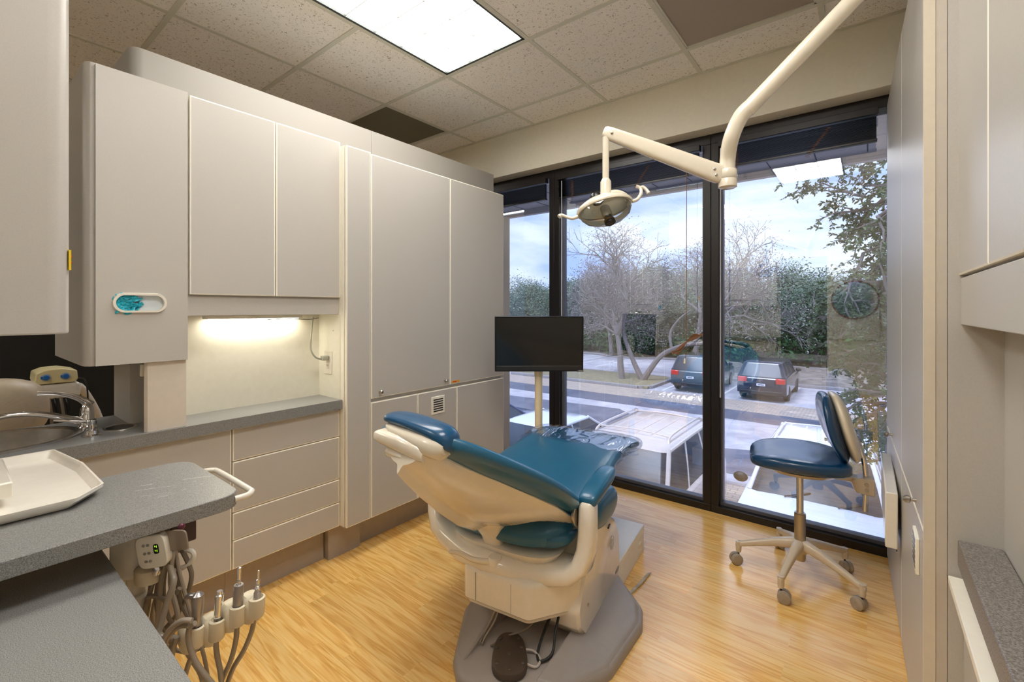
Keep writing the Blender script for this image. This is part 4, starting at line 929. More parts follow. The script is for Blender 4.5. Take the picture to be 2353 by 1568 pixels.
def text_obj(body, size, pos, right, up, m_, parent, name='lettering', ext=.0003):
    cu_ = bpy.data.curves.new(name, 'FONT'); cu_.body = body; cu_.size = size; cu_.extrude = ext; cu_.align_x = 'CENTER'; cu_.align_y = 'CENTER'
    o = bpy.data.objects.new('tmp', cu_); C.objects.link(o)
    dg = bpy.context.evaluated_depsgraph_get(); me = bpy.data.meshes.new_from_object(o.evaluated_get(dg)); bpy.data.objects.remove(o)
    right = Vector(right).normalized(); up = Vector(up).normalized(); n_ = right.cross(up)
    mt = Matrix.Translation(Vector(pos)) @ Matrix((right, up, n_)).transposed().to_4x4()
    if parent is not None and parent.get('_m') is not None: mt = XF[parent['_m']].inverted() @ mt
    me.transform(mt); me.materials.clear(); me.materials.append(m_)
    ob = bpy.data.objects.new(name, me); C.objects.link(ob)
    if parent is not None: ob.parent = parent; ob['_m'] = parent['_m']
    return ob
text_obj('VIZIO', .0115, mc + rr_ * .250 - uu * .1632 + nn * .0025, rr_, uu, mat('silver_print', srgb(210, 210, 210), .4), casing)
# ================================================================ OPERATORY LAMP
t = thing('operatory_lamp', 'ivory dental lamp with glass shield on a jointed arm hung from the ceiling', 'dental lamp', at(1668, 400, 1.5))
J = at(1672, 400, 1.50); bend = at(1680, 318, 1.47)
e1 = at(1702, 268, 1.45); e2 = at(1960, 0, 1.32); dd = (e2 - e1); k_ = (CEIL - e1.z) / dd.z; top = e1 + dd * k_
M().tube([J + Vector((0, 0, -.01)), J + Vector((0, 0, .05)), bend, e1, e1 + dd * .1], .0245, 20, steps=6).build('drop_elbow', IVORY, t, smooth=True)
M().tube([e1 + dd * .06, top], .0245, 20, smooth=False).build('ceiling_arm', IVORY, t, smooth=True)
M().lathe([(.07, 0), (.07, -.015), (.04, -.03)], top + Vector((0, 0, .002)), (0, 0, 1), 28).build('ceiling_flange', IVORY, t, smooth=True)
M().lathe([(.022, -.030), (.029, -.026), (.029, -.002), (.0275, 0), (.029, .002), (.029, .028), (.026, .032)], J + Vector((0, 0, -.018)), (0, 0, 1), 24).build('joint_collar', IVORY, t, smooth=True)
A0 = J + Vector((0, 0, -.012)); A1 = at(1392, 304, 1.56); ad = (A1 - A0)
# tapering box arm
side = ad.cross(Vector((0, 0, 1))).normalized(); up_ = side.cross(ad).normalized()
rg = [[A0 + ad * f + side * a * s_ + up_ * b_ * s_ for a, b_ in sup(.019, .031, 24, 3.6)] for f, s_ in ((.03, .7), (.06, .95), (.10, 1.0), (.55, .88), (.95, .72), (1.0, .66), (1.02, .5))]
ar = M().loft(rg).build('spring_arm', IVORY, t, smooth=True)
rg = [[A0 + ad * f + side * (.0192 * s_ + .0003) * sg + up_ * (.012 * s_ + o) for o in (-.0006, .0006)] for f, s_ in ((.12, .98), (.93, .72)) for sg in (-1,)]
for f, z_ in ((.09, -.012), (.12, .004), (.95, 0.0)):
    c_ = A0 + ad * f - side * .0185 * (1 - .28 * f) + up_ * z_
    M().lathe([(.0045, 0), (.0045, .003), (.003, .004)], c_, -side, 12).build('arm_screw', NICKEL, ar, smooth=True)
    c_ = A0 + ad * f + side * .0185 * (1 - .28 * f) + up_ * z_
    M().lathe([(.0045, 0), (.0045, .003), (.003, .004)], c_, side, 12).build('arm_screw', NICKEL, ar, smooth=True)
Hh = at(1390, 488, 1.56)      # head centre
M().tube([A1 + Vector((0, 0, -.006)), Vector((A1.x, A1.y, Hh.z + .11))], .0115, 16, smooth=False).build('drop_rod', IVORY, t, smooth=True)
M().lathe([(.013, .115), (.0185, .105), (.0185, .065), (.022, .055), (.020, .045)], Vector((A1.x, A1.y, Hh.z)), (0, 0, 1), 20).build('rod_sleeve', IVORY, t, smooth=True)
cr = Vector((math.cos(YAW), math.sin(YAW), 0)); cf = Vector((-math.sin(YAW), math.cos(YAW), 0))
def H(x, y, z): return Hh + cr * x + cf * y + Vector((0, 0, z))
# tilted reflector dish (opens down towards the chair)
tilt = math.radians(14)
ax_r = (cr * math.cos(tilt) + Vector((0, 0, 1)) * math.sin(tilt)).normalized(); ax_d = (Vector((0, 0, -1)) * .86 - cf * .42 + cr * .2); ax_d = (ax_d - ax_r * ax_d.dot(ax_r)).normalized(); ax_w = ax_r.cross(ax_d).normalized()
def Q(a, w_, d): return Hh + Vector((0, 0, .012)) + ax_r * a + ax_w * w_ + ax_d * d
prof = [(.098, -.0), (.100, -.006), (.094, -.016), (.075, -.030), (.045, -.040), (.012, -.044)]
b = M(); b.loft([[Q(r * math.cos(a), .62 * r * math.sin(a), d) for a in (2 * PI * k / 40 for k in range(40))] for r, d in [(.086, .002), (.096, .002)] + prof], cap=False); dish = b.build('reflector_housing', IVORY, t, smooth=True)
b = M(); b.loft([[Q(r * math.cos(a), .62 * r * math.sin(a), d) for a in (2 * PI * k / 40 for k in range(40))] for r, d in ((.088, -.002), (.07, -.018), (.04, -.030), (.01, -.034))], cap=False); b.build('reflector', mat('reflector_glass', (.86, .88, .78, 1), .12), dish, smooth=True)
b = M(); b.loft([[Q(r * math.cos(a), .62 * r * math.sin(a), d) for a in (2 * PI * k / 40 for k in range(40))] for r, d in ((.092, .004), (.090, .018), (.078, .036), (.052, .052), (.012, .058))], cap=False); b.build('clear_shield', GLASSC, t, smooth=True)
b = M(); b.loft([[Q(r * math.cos(a) + .0, .8 * r * math.sin(a), d) for a in (2 * PI * k / 20 for k in range(20))] for r, d in ((.013, -.01), (.017, -.004), (.018, .022), (.017, .034))]); b.build('bulb_housing', mat('bulb_taupe', srgb(134, 124, 104), .4), t, smooth=True)
b = M(); b.loft([[Q(r * math.cos(a), .9 * r * math.sin(a), d) for a in (2 * PI * k / 20 for k in range(20))] for r, d in ((.015, .034), (.015, .040), (.013, .041), (.013, .046), (.019, .048), (.019, .062), (.017, .064))]); b.build('bulb_cap', BLACK, t, smooth=True)
b = M(); b.loft([[Q(-.015 + r * math.cos(a), .9 * r * math.sin(a), d) for a in (2 * PI * k / 20 for k in range(20))] for r, d in ((.017, -.030), (.0205, -.034), (.0205, -.062), (.018, -.066))]); b.build('focus_knob', BLACK, t, smooth=True)
M().tube([H(.01, .0, .062), H(.04, -.0, .068), H(.068, 0, .058), H(.082, 0, .038), H(.083, 0, .022)], [.013, .010, .010, .011, .008], 12).build('yoke_arm', IVORY, t, smooth=True)
M().tube([H(.0, .02, .060), H(-.035, .03, .045), H(-.07, .03, .018), H(-.088, .02, -.004)], [.012, .009, .008, .008], 12).build('yoke_arm', IVORY, t, smooth=True)
M().tube([Q(.098, 0, -.002), Q(.118, 0, -.006), Q(.138, 0, -.026), Q(.143, 0, -.048), Q(.132, 0, -.060)], [.006, .0065, .006, .006, .0065], 10).build('grip_handle', IVORY, t, smooth=True)
M().tube([Q(.142, 0, -.050), Q(.153, 0, -.050), Q(.160, 0, -.036), Q(.163, 0, -.018)], [.005, .006, .006, .0065], 10).build('grip_handle', IVORY, t, smooth=True)
M().tube([Q(-.098, 0, .004), Q(-.118, 0, .006), Q(-.135, 0, -.006), Q(-.15, 0, -.018), Q(-.160, 0, -.014)], [.007, .006, .0055, .006, .008], 10).build('grip_handle', IVORY, t, smooth=True)
# ================================================================ STOOL
sa = math.atan2(-.19, -.98) - PI / 2
SNAVY = mat('stool_vinyl', srgb(14, 62, 100), .2, var=.04, bump=.2, bscale=700, coat=.3)
t = thing('operator_stool', 'blue upholstered stool with kidney backrest and five casters in front of the right pane', 'stool', (-.245, 2.475, 0), sa)
BEI = mat('stool_beige', srgb(206, 190, 166), .35, coat=.3)
BEIC = mat('caster_taupe', srgb(162, 148, 130), .45, var=.12, vscale=60)
cst = [(-.485, 2.429), (-.287, 2.236), (-.035, 2.373), (-.081, 2.676), (-.36, 2.705)]
ctr = Vector((-.245, 2.475, 0))
for k, c_ in enumerate(cst):
    v = Vector((c_[0], c_[1], 0)) - ctr; v = v.normalized() * .255; d = v.normalized(); s_ = Vector((-d.y, d.x, 0))
    rg = []
    for f, wz, hz, z in ((.0, .022, .024, .155), (.12, .023, .024, .158), (.35, .018, .020, .148), (.7, .014, .015, .122), (.93, .013, .013, .103), (1.02, .012, .012, .098), (1.055, .006, .008, .094)):
        rg.append([ctr + v * f + s_ * a + Vector((0, 0, z + b_)) for a, b_ in sup(wz, hz, 16, 3)])
    leg = M().loft(rg).build('leg', BEI, t, smooth=True)
    M().lathe([(.011, 0), (.013, .012), (.013, .05)], ctr + v + Vector((0, 0, .060)), (0, 0, 1), 14).build('leg_socket', BEI, leg, smooth=True)
    wd = Matrix.Rotation(.5 + k * 1.3, 3, 'Z') @ d; ws = Vector((-wd.y, wd.x, 0)); wc = ctr + v + wd * .012 + Vector((0, 0, .026))
    M().lathe([(.018, -.022), (.0245, -.020), (.026, -.017), (.026, -.003), (.022, -.003), (.022, .003), (.026, .003), (.026, .017), (.0245, .020), (.018, .022)], wc, ws, 20).build('caster', BEIC, leg, smooth=True)
    M().lathe([(.004, 0), (.004, .018)], ctr + v + Vector((0, 0, .048)), (0, 0, 1), 8).build('caster_stem', BLACK, leg)
M().lathe([(.033, .125), (.036, .13), (.036, .17), (.030, .178)], ctr, (0, 0, 1), 24).build('hub', BEI, t, smooth=True)
M().lathe([(.021, .085), (.021, .09), (.0235, .09), (.0235, .30), (.021, .302), (.021, .305)], ctr, (0, 0, 1), 24).build('gas_cylinder', NICKEL, t, smooth=True)
M().lathe([(.0145, .30), (.0145, .515)], ctr, (0, 0, 1), 20).build('piston', CHROME, t, smooth=True)
XS = XF[t['_m']]
LS = lambda m, name, m_, **k: m.build(name, m_, t, world=False, **k)
# seat: wide bicycle-like pad, y forward, x sideways
def sstat(y, w_): return w_
seat = [(-.185, .555, .10, .018), (-.17, .558, .16, .032), (-.11, .562, .205, .040), (-.03, .564, .222, .042), (.06, .564, .215, .042), (.13, .560, .190, .040), (.185, .552, .15, .032), (.208, .545, .09, .018)]
rg = []
for y, zc, w_, h_ in seat:
    r = []
    for a, b_ in sup(w_, h_, 28, 2.7):
        dz = .010 * (abs(a) / w_) ** 2 - .010 * (1 - (a / w_) ** 2) if b_ > 0 else 0
        r.append((a, y, zc + b_ + dz))
    rg.append(r)
LS(M().loft(rg), 'seat', SNAVY, sub=1, smooth=True)
LS(M().loft([[(x, y, z) for x, y in sup(w_, h_, 28, 2.4, cy=.0)] for w_, h_, z in ((.12, .11, .508), (.155, .14, .512), (.178, .16, .530))]), 'seat_base', BEI, smooth=True)
# rear bracket, post and backrest (towards -y)
br = M(); br.box(-.028, .028, -.235, -.03, .488, .508); LS(br, 'back_bracket', BEI, bevel=.004)
br = M(); br.prism([(-.272, .435), (-.205, .445), (-.185, .50), (-.23, .512), (-.272, .508)], -.032, .032, axis='x'); LS(br, 'bracket_block', BEI, bevel=.006)
for z_ in (.462, .485): LS(M().lathe([(.008, 0), (.008, .003)], (.032, -.242, z_), (1, 0, 0), 14), 'bracket_bolt', NICKEL, smooth=True)
for z_ in (.462, .485): LS(M().lathe([(.008, 0), (.008, .003)], (-.032, -.242, z_), (-1, 0, 0), 14), 'bracket_bolt', NICKEL, smooth=True)
LS(M().tube([(0, -.242, .36), (0, -.242, .56), (0, -.20, .70)], .0105, 14), 'back_post', CHROME, smooth=True)
bk = [(.575, .07, .014), (.595, .115, .022), (.64, .155, .028), (.70, .172, .030), (.76, .168, .030), (.82, .14, .027), (.855, .10, .020), (.87, .06, .012)]
rg, rs = [], []
for z, w_, h_ in bk:
    yb = -.165 + .28 * (z - .575) - .3 * (z - .70) ** 2; rg.append([(a, yb + b_ + .85 * a * a, z) for a, b_ in sup(w_, h_, 26, 2.6)])
    rs.append([(a * .92, yb - h_ * .9 + b_ * .95 - .020 + .85 * a * a * .6, z + .004) for a, b_ in sup(w_, h_, 26, 2.4)])
LS(M().loft(rg), 'backrest_pad', SNAVY, sub=1, smooth=True)
LS(M().loft(rs), 'backrest_shell', mat('shell_beige', srgb(226, 212, 186), .3, coat=.4), sub=1, smooth=True)
# ================================================================ NEXT ROOM (seen through the opening above the sink)
t = thing('next_room_chair', 'beige dental chair back seen beyond the sink in the next room', 'dental chair', (-3.05, .2, 0))
BEV = mat('beige_vinyl', srgb(206, 190, 164), .45, var=.05, bump=.3)
rg = []
for x, w_, z0_, z1_ in ((-3.20, .10, .72, .88), (-3.14, .19, .66, .93), (-3.05, .205, .63, .945), (-2.96, .19, .66, .93), (-2.91, .10, .73, .87)):
    rg.append([(x, .13 + a, (z0_ + z1_) / 2 + b_) for a, b_ in sup(w_, (z1_ - z0_) / 2, 26, 2.6)])
M().loft(rg).build('backrest', BEV, t, sub=1, smooth=True)
M().box(-3.12, -2.98, .05, .2, .25, .7).build('chair_column', IVORY, t, bevel=.02); M().box(-3.3, -2.8, -.2, .5, 0, .25).build('base', CHAIRG, t, bevel=.03)
t = thing('next_room_delivery_head', 'white instrument head on an arm behind the beige chair back', 'dental unit', (-3.5, .42, .77))
M().box(-3.70, -3.40, .06, .487, .768, .848).build('tray_head', WHITEP, t, bevel=.018, seg=3)
M().tube([(-3.55, .46, .80), (-3.6, .52, .78), (-3.66, .62, .5), (-3.66, .64, .03)], .02, 12).build('support_arm', WHITEP, t, smooth=True)
M().box(-3.78, -3.54, .52, .76, 0, .05).build('foot', WHITEP, t, bevel=.01)
for k in range(5): M().tube([(-3.41, .34 + .022 * k, .77), (-3.39, .345 + .022 * k, .72), (-3.41, .35 + .024 * k, .6), (-3.5, .37 + .02 * k, .4)], .007, 8).build('instrument_hose', TOOLT if k % 2 else BLACK, t, smooth=True)
t = thing('ultrasonic_unit', 'small cream control box with two blue knobs on the white instrument head', 'control box', (-3.45, .38, .85))
CRB = mat('cream_box', srgb(236, 222, 170), .35, coat=.2); KB = mat('blue_knob', srgb(40, 110, 190), .3)
M().prism([(.318, .852), (.462, .852), (.474, .866), (.470, .915), (.41, .930), (.35, .928), (.312, .912), (.308, .866)], -3.60, -3.40, axis='x').build('box_body', CRB, t, bevel=.006)
for y in (.350, .424):
    k_ = M().lathe([(.020, 0), (.020, .002)], (-3.40, y, .887), (1, 0, 0), 20).build('dial_ring', mat('dial_grey', srgb(200, 205, 200), .4), t, smooth=True)
    M().lathe([(.0135, 0), (.0135, .012), (.010, .015)], (-3.398, y, .887), (1, 0, 0), 16).build('knob', KB, k_, smooth=True)
    M().box(-3.399, -3.387, y - .02, y - .0, .881, .894).build('pointer', KB, k_, bevel=.002)
tag(M().tube([(-3.42, .475, .87), (-3.37, .497, .86), (-3.36, .505, .80), (-3.38, .51, .70), (-3.4, .515, .5)], .0035, 6).build('black_cable', BLACK, smooth=True), 'thin black cable hanging from the cream control box', 'cable')

# ================================================================ OUTSIDE (ground 2.6 m below the floor)
GZ = -2.6
def ground_mat(name, c0, c1, sc, rough=.9, det=6):
    k = NT(name); co = k.n('ShaderNodeTexCoord'); n = k.n('ShaderNodeTexNoise', {'Scale': sc, 'Detail': det, 'Roughness': .65}); k.l(co.outputs['Object'], n.inputs['Vector'])
    r = k.n('ShaderNodeValToRGB'); r.color_ramp.elements[0].position = .35; r.color_ramp.elements[0].color = c0; r.color_ramp.elements[1].position = .65; r.color_ramp.elements[1].color = c1
    k.l(n.outputs['Fac'], r.inputs['Fac']); k.l(r.outputs['Color'], k.b.inputs['Base Color']); k.b.inputs['Roughness'].default_value = rough; return k.m
def paver_mat():
    k = NT('pavers'); co = k.n('ShaderNodeTexCoord')
    br = k.n('ShaderNodeTexBrick', {'Scale': 1.0, 'Brick Width': .24, 'Row Height': .12, 'Mortar Size': .008, 'Color1': srgb(196, 176, 156), 'Color2': srgb(170, 156, 144), 'Mortar': srgb(110, 100, 96)}); k.l(co.outputs['Object'], br.inputs['Vector'])
    k.l(br.outputs['Color'], k.b.inputs['Base Color']); k.b.inputs['Roughness'].default_value = .85; return k.m
struct(M().box(-90, 90, 3.2, 90, GZ - .2, GZ - .02).build('ground', ground_mat('leaf_litter', srgb(92, 84, 76), srgb(160, 148, 138), 3.0)))
struct(M().box(-60, 40, 10.8, 34.0, GZ - .02, GZ).build('road', ground_mat('asphalt_light', srgb(160, 156, 162), srgb(200, 194, 196), 1.3)))
struct(M().box(-60, 40, 17.1, 18.7, GZ, GZ + .004).build('road_1', ground_mat('asphalt_dark', srgb(84, 86, 100), srgb(104, 106, 118), 1.3)))
pt = M(); pt.poly([(-14, 12.0, GZ + .006), (-6.2, 11.4, GZ + .006), (-5.6, 14.6, GZ + .006), (-7.5, 16.2, GZ + .006), (-13.5, 15.6, GZ + .006)]); pt.poly([(-3.3, 11.2, GZ + .006), (-1.9, 11.6, GZ + .006), (-2.1, 13.8, GZ + .006), (-3.1, 13.4, GZ + .006)]); pt.poly([(1.2, 10.9, GZ + .006), (6, 10.9, GZ + .006), (6, 16.9, GZ + .006), (1.6, 16.9, GZ + .006)])
struct(pt.build('road_2', MATS.get('x') or ground_mat('asphalt_patch', srgb(92, 94, 108), srgb(120, 120, 130), 2.0)))
struct(M().box(-60, 40, 3.2, 10.8, GZ - .02, GZ + .01).build('pavement', paver_mat()))
struct(M().box(-60, 40, 18.7, 20.8, GZ, GZ + .008).build('pavement_1', paver_mat() if False else bpy.data.materials['pavers']))
ln = M()
for x in (-12.9, -10.3, -7.6, -5.1, -2.6, -.1, 2.4): ln.box(x - .05, x + .05, 21.2, 26.0, GZ + .0, GZ + .006)
for x in (-22, -19.4, -16.8, -14.2): ln.box(x - .05, x + .05, 27, 33, GZ + .0, GZ + .006)
struct(ln.build('trim_6', mat('road_paint', srgb(226, 224, 220), .8, var=.1)))
def kerb(n, pts, w=.16, h=.14):
    b = M()
    for (a, c_) in zip(pts, pts[1:]):
        a = Vector((*a, GZ)); c_ = Vector((*c_, GZ)); d = (c_ - a).normalized(); s_ = Vector((-d.y, d.x, 0)) * w / 2
        v = [b.b.verts.new(p) for p in (a - s_, a + s_, c_ + s_, c_ - s_)]; u = [b.b.verts.new(x.co + Vector((0, 0, h))) for x in v]
        b.face(v[::-1]); b.face(u)
        for i in range(4): b.face([v[i], v[(i + 1) % 4], u[(i + 1) % 4], u[i]])
    return struct(b.build('kerb', CONC, bevel=.02))
kerb(0, [(-16.5, 20.9), (-8.7, 20.9), (-8.2, 21.3), (-8.2, 24.4), (-8.7, 24.8), (-16.5, 24.8)])
kerb(0, [(-40, 34.2), (-17.5, 34.2), (-16.2, 33.0), (-13.6, 33.0), (-12.5, 34.2), (20, 34.2)])
kerb(0, [(-7.6, 26.2), (20, 26.2)])
kerb(0, [(-60, 10.8), (40, 10.8)], h=.03)
struct(M().box(-16.5, -8.25, 20.95, 24.8, GZ, GZ + .12).build('lawn', ground_mat('dry_grass', srgb(112, 104, 78), srgb(160, 148, 116), 6)))
struct(M().box(-7.6, 20, 26.25, 34.1, GZ, GZ + .11).build('lawn_1', bpy.data.materials['leaf_litter']))
# ---- cars
GLC = mat('car_glass', srgb(46, 58, 70), .18, spec=.28); TYRE = mat('tyre', srgb(28, 28, 30), .7); RIM = mat('alloy', srgb(150, 150, 155), .3, metal=.6)
TAIL = mat('tail_lamp', srgb(200, 30, 24), .2, coat=.5); HEAD = mat('head_lamp', srgb(225, 228, 230), .1, coat=.8); TRIMC = mat('car_trim', srgb(38, 38, 42), .5)
def car(label, loc, rz, col, L_=4.5, W_=1.8, H_=1.6, kind='suv', name='car', rack=False, hoodlen=1.2, plate=None, badge=None):
    t = thing(name, label, 'car', (loc[0], loc[1], GZ), rz)
    K = lambda m, n, mt, parent=t, **k: m.build(n, mt, parent, world=False, **k)
    paint = mat('paint_%d_%d_%d' % tuple(int(c * 255) for c in col[:3]), col, .22, coat=.9, var=.01)
    hl = L_ / 2; w = W_ / 2; hood = .95 if kind == 'suv' else .85; belt = hood + .10
    if kind == 'suv': pr_ = [(-hl, .35), (-hl, .72), (-hl + .10, hood - .10), (-hl + .35, hood - .02), (-hl + hoodlen + .02, belt), (0, belt + .04), (hl - .15, belt + .04), (hl - .02, belt - .1), (hl, .6), (hl - .03, .32)]
    else: pr_ = [(-hl, .32), (-hl - .02, .55), (-hl + .12, hood - .16), (-hl + .5, hood - .04), (-hl + hoodlen + .05, belt - .02), (0, belt + .02), (hl - .9, belt + .06), (hl - .1, belt + .05), (hl, .8), (hl - .02, .34)]
    pr_ = rpoly(pr_, [.05] * len(pr_), 3); cyc, czc = 0, .62
    rg = [[(x, cyc + (p[0] - cyc) * s_, czc + (p[1] - czc) * (s_ * .98 if s_ < 1 else 1)) for p in pr_] for x, s_ in ((-w, .94), (-w * .985, .972), (-w * .90, .992), (-w * .5, 1.0), (w * .5, 1.0), (w * .90, .992), (w * .985, .972), (w, .94))]
    body = K(M().loft(rg), 'body', paint, smooth=True)
    # greenhouse
    wsb = -hl + hoodlen; 
    if kind == 'suv': g0 = (wsb, hl - .08, w * .93); g1 = (wsb + .62, hl - .42, w * .74)
    else: g0 = (wsb, hl - .45, w * .92); g1 = (wsb + .72, hl - 1.25, w * .68)
    def gr(f, z, ex=0): 
        a = g0[0] + (g1[0] - g0[0]) * f - ex; b_ = g0[1] + (g1[1] - g0[1]) * f + ex; ww = g0[2] + (g1[2] - g0[2]) * f + ex
        return [(x, y, z) for x, y in rpoly([(-ww, a), (ww, a), (ww, b_), (-ww, b_)], [.13] * 4, 4)]
    zt = H_ - .05; bz = belt - .02
    K(M().loft([gr(0, bz), gr(.5, bz + (zt - bz) * .5, .015), gr(.97, zt)]), 'windows', GLC, smooth=True)
    rf = M(); rf.loft([gr(.93, zt - .03, .008), gr(.99, zt + .012, .004), gr(1.12, zt + .042), gr(1.6, zt + .06)]); roof = K(rf, 'roof', paint, smooth=True)
    def gp(sx, fy, f):
        a = g0[0] + (g1[0] - g0[0]) * f; b_ = g0[1] + (g1[1] - g0[1]) * f; ww = g0[2] + (g1[2] - g0[2]) * f + .005
        return (sx * ww, a + (b_ - a) * fy, bz + (zt - bz) * f + .0)
    for sx in (-1, 1):
        for fy in (0.02, .34, .66, .98) if kind == 'suv' else (.02, .46, .98):
            K(M().tube([gp(sx * .985, fy, 0), gp(sx * 1.0, fy, .5), gp(sx, fy, 1.0)], .035 if fy in (.02, .98) else .022, 8), 'pillar', paint, smooth=True)
        K(M().tube([gp(sx, .02, .97), gp(sx, .5, .985), gp(sx, .98, .97)], .03, 8), 'roof_rail' if rack else 'roof_side', paint, roof, smooth=True)
    if rack:
        for fy in (.12, .82): K(M().tube([gp(-.9, fy, 1.16), gp(0, fy, 1.2), gp(.9, fy, 1.16)], .012, 6), 'rack_bar', paint, roof, smooth=True)
        for sx in (-1, 1): K(M().tube([gp(sx * .92, .08, 1.05), gp(sx * .92, .16, 1.18), gp(sx * .92, .8, 1.18), gp(sx * .92, .9, 1.05)], .02, 6), 'rack_rail', paint, roof, smooth=True)
        b = M()
        for k in range(5): b.box(-w * .55 + k * w * .275 - .012, -w * .55 + k * w * .275 + .012, gp(0, .2, 1)[1], gp(0, .85, 1)[1], zt + .055, zt + .068)
        K(b, 'roof_rib', paint, roof)
    for sx in (-1, 1):
        for yy in (-hl + .85, hl - .85):
            wh = K(M().lathe([(.2, -.11), (.31, -.10), (.335, -.06), (.335, .06), (.31, .10), (.2, .11)], (sx * (w - .10), yy, .335), (1, 0, 0), 28), 'wheel', TYRE, smooth=True)
            K(M().lathe([(.02, 0), (.19, .0), (.2, -.02)], (sx * (w + .008), yy, .335), (sx, 0, 0), 20), 'rim', RIM, wh, smooth=True)
        K(M().ball((sx * (w + .10), wsb + .28, belt + .07), .11, 12, (1.0, .55, .75)), 'side_mirror', paint if kind != 'suv' else TRIMC, smooth=True)
        K(M().box(sx * w * .62 - .2, sx * w * .62 + .2, -hl + .015, -hl + .12, .62, .76), 'headlamp', HEAD, bevel=.03)
        tz = (.78, 1.0) if kind == 'suv' else (.72, .88)
        K(M().box(sx * w * .76 - .17, sx * w * .76 + .17, hl - .10, hl + .004, *tz), 'tail_lamp', TAIL, bevel=.03)
        b = M(); b.box(sx * (w + .001) - .004, sx * (w + .001) + .004, -.1, .1, belt - .12, belt - .10); K(b, 'door_handle', paint)
    K(M().box(-w * .86, w * .86, -hl - .01, -hl + .1, .30, .44), 'bumper', TRIMC, bevel=.03); K(M().box(-w * .86, w * .86, hl - .1, hl + .012, .30, .46), 'bumper', TRIMC, bevel=.03)
    K(M().box(-w * .5, w * .5, -hl - .004, -hl + .1, .55, .72), 'grille', TRIMC, bevel=.02)
    # wipers
    for sx in (-.35, .3): K(M().tube([(sx, wsb - .02, bz + .03), (sx + .32, wsb + .10, bz + .12)], .010, 5, smooth=False), 'wiper', TRIMC)
    if plate:
        pl_ = K(M().box(-.16, .16, hl + .002, hl + .016, .66, .76), 'number_plate', mat('plate_white', srgb(226, 228, 235), .5))
        K(M().box(-.11, .11, hl + .016, hl + .017, .69, .725), 'plate_print', mat('plate_ink', srgb(60, 70, 110), .5), pl_)
    if badge:
        b = M(); b.tube([(.075 * math.cos(a), hl + .018, .87 + .055 * math.sin(a)) for a in (2 * PI * k / 16 for k in range(17))], .007, 5); b.tube([(-.07, hl + .018, .885), (-.03, hl + .018, .89), (0, hl + .018, .86), (.03, hl + .018, .89), (.07, hl + .018, .885)], .006, 5); K(b, 'badge', CHROME, smooth=True)
    return t
car('white estate car with ribbed roof parked nose-in under the right window pane', (-.62, 8.5), 0, srgb(236, 238, 244), 4.3, 1.80, 1.66, rack=True, hoodlen=1.45)
car('white four-by-four with floor-reflection tan put into its colour and a roof rack, parked nose-in under the middle pane', (-3.02, 7.15), 0, srgb(222, 208, 198), 4.5, 1.84, 1.78, rack=True)  # white car; tan of the floor's window reflection is put into its paint
car('white saloon parked between the tan-tinted four-by-four and the blue saloon', (-5.6, 8.1), 0, srgb(230, 234, 242), 4.6, 1.78, 1.45, 'saloon')
car('dark blue saloon parked beyond the monitor pole', (-8.15, 8.2), 0, srgb(24, 40, 104), 4.6, 1.78, 1.46, 'saloon')
car('black hatchback seen from behind with red tail lamps and a white plate', (-3.45, 23.2), PI, srgb(22, 28, 52), 4.4, 1.84, 1.62, plate=1, badge=1)
car('dark green estate car parked left of the black hatchback', (-6.35, 23.5), PI, srgb(52, 66, 74), 4.6, 1.82, 1.66, plate=1)
# ---- trees
BARK = mat('bark', srgb(126, 116, 112), .9, var=.2, vscale=12, bump=.8, bscale=30)
def leafm(name, c): return mat(name, c, .6, var=.35, vscale=1.2)
LG1 = leafm('oak_leaf', srgb(142, 150, 122)); LG2 = leafm('juniper_leaf', srgb(112, 128, 104)); LG3 = leafm('shrub_leaf', srgb(52, 92, 42)); LG4 = leafm('near_oak_leaf', srgb(86, 104, 66)); TW = mat('twig', srgb(158, 148, 142), .9, var=.2, vscale=6)
def grow(seed, h, r0, spread, depth, lean=(0, 0), first=.28, kids=(3, 4), shrink=.72):
    rn = random.Random(seed); segs = []; tips = []
    def br(p, d, l, r, k):
        pts = [p]; q = p.copy(); dd = d.copy(); n = 3
        for i in range(n):
            dd = (dd + Vector((rn.uniform(-.22, .22), rn.uniform(-.22, .22), rn.uniform(-.10, .18)))).normalized(); q = q + dd * l / n; pts.append(q.copy())
        segs.append((pts, r, r * .62, k))
        if k == 0: tips.append((q, dd)); return
        for j in range(rn.choice(kids)):
            a = rn.uniform(0, 2 * PI); o = dd.orthogonal().normalized(); o = Matrix.Rotation(a, 3, dd) @ o
            nd = (dd * rn.uniform(.55, 1.0) + o * rn.uniform(.5, 1.0) * spread).normalized()
            br(pts[-1] if j < 2 else pts[-2], nd, l * shrink * rn.uniform(.8, 1.15), r * .62, k - 1)
    br(Vector((0, 0, 0)), Vector((lean[0], lean[1], 1)).normalized(), h * first, r0, depth)
    return segs, tips, rn
def tree_mesh(segs, lo=4):
    m = M()
    for pts, a, b_, k in segs: m.tube(pts, [a + (b_ - a) * i / (len(pts) - 1) for i in range(len(pts))], 8 if k > 3 else (5 if k > 1 else 3), smooth=False, cap=False)
    return m
def leaves(tips, rn, per, rad, size, flat=1.0):
    m = M()
    for p, d in tips:
        for k in range(per):
            c = p + Vector((rn.gauss(0, rad), rn.gauss(0, rad), rn.gauss(0, rad * flat))); a = Vector((rn.uniform(-1, 1), rn.uniform(-1, 1), rn.uniform(-.6, .6))).normalized(); b_ = a.orthogonal().normalized(); b_ = Matrix.Rotation(rn.uniform(0, 6.28), 3, a) @ b_; s_ = size * rn.uniform(.6, 1.3)
            m.poly([c - a * s_, c + b_ * s_ * .45, c + a * s_, c - b_ * s_ * .45])
    return m
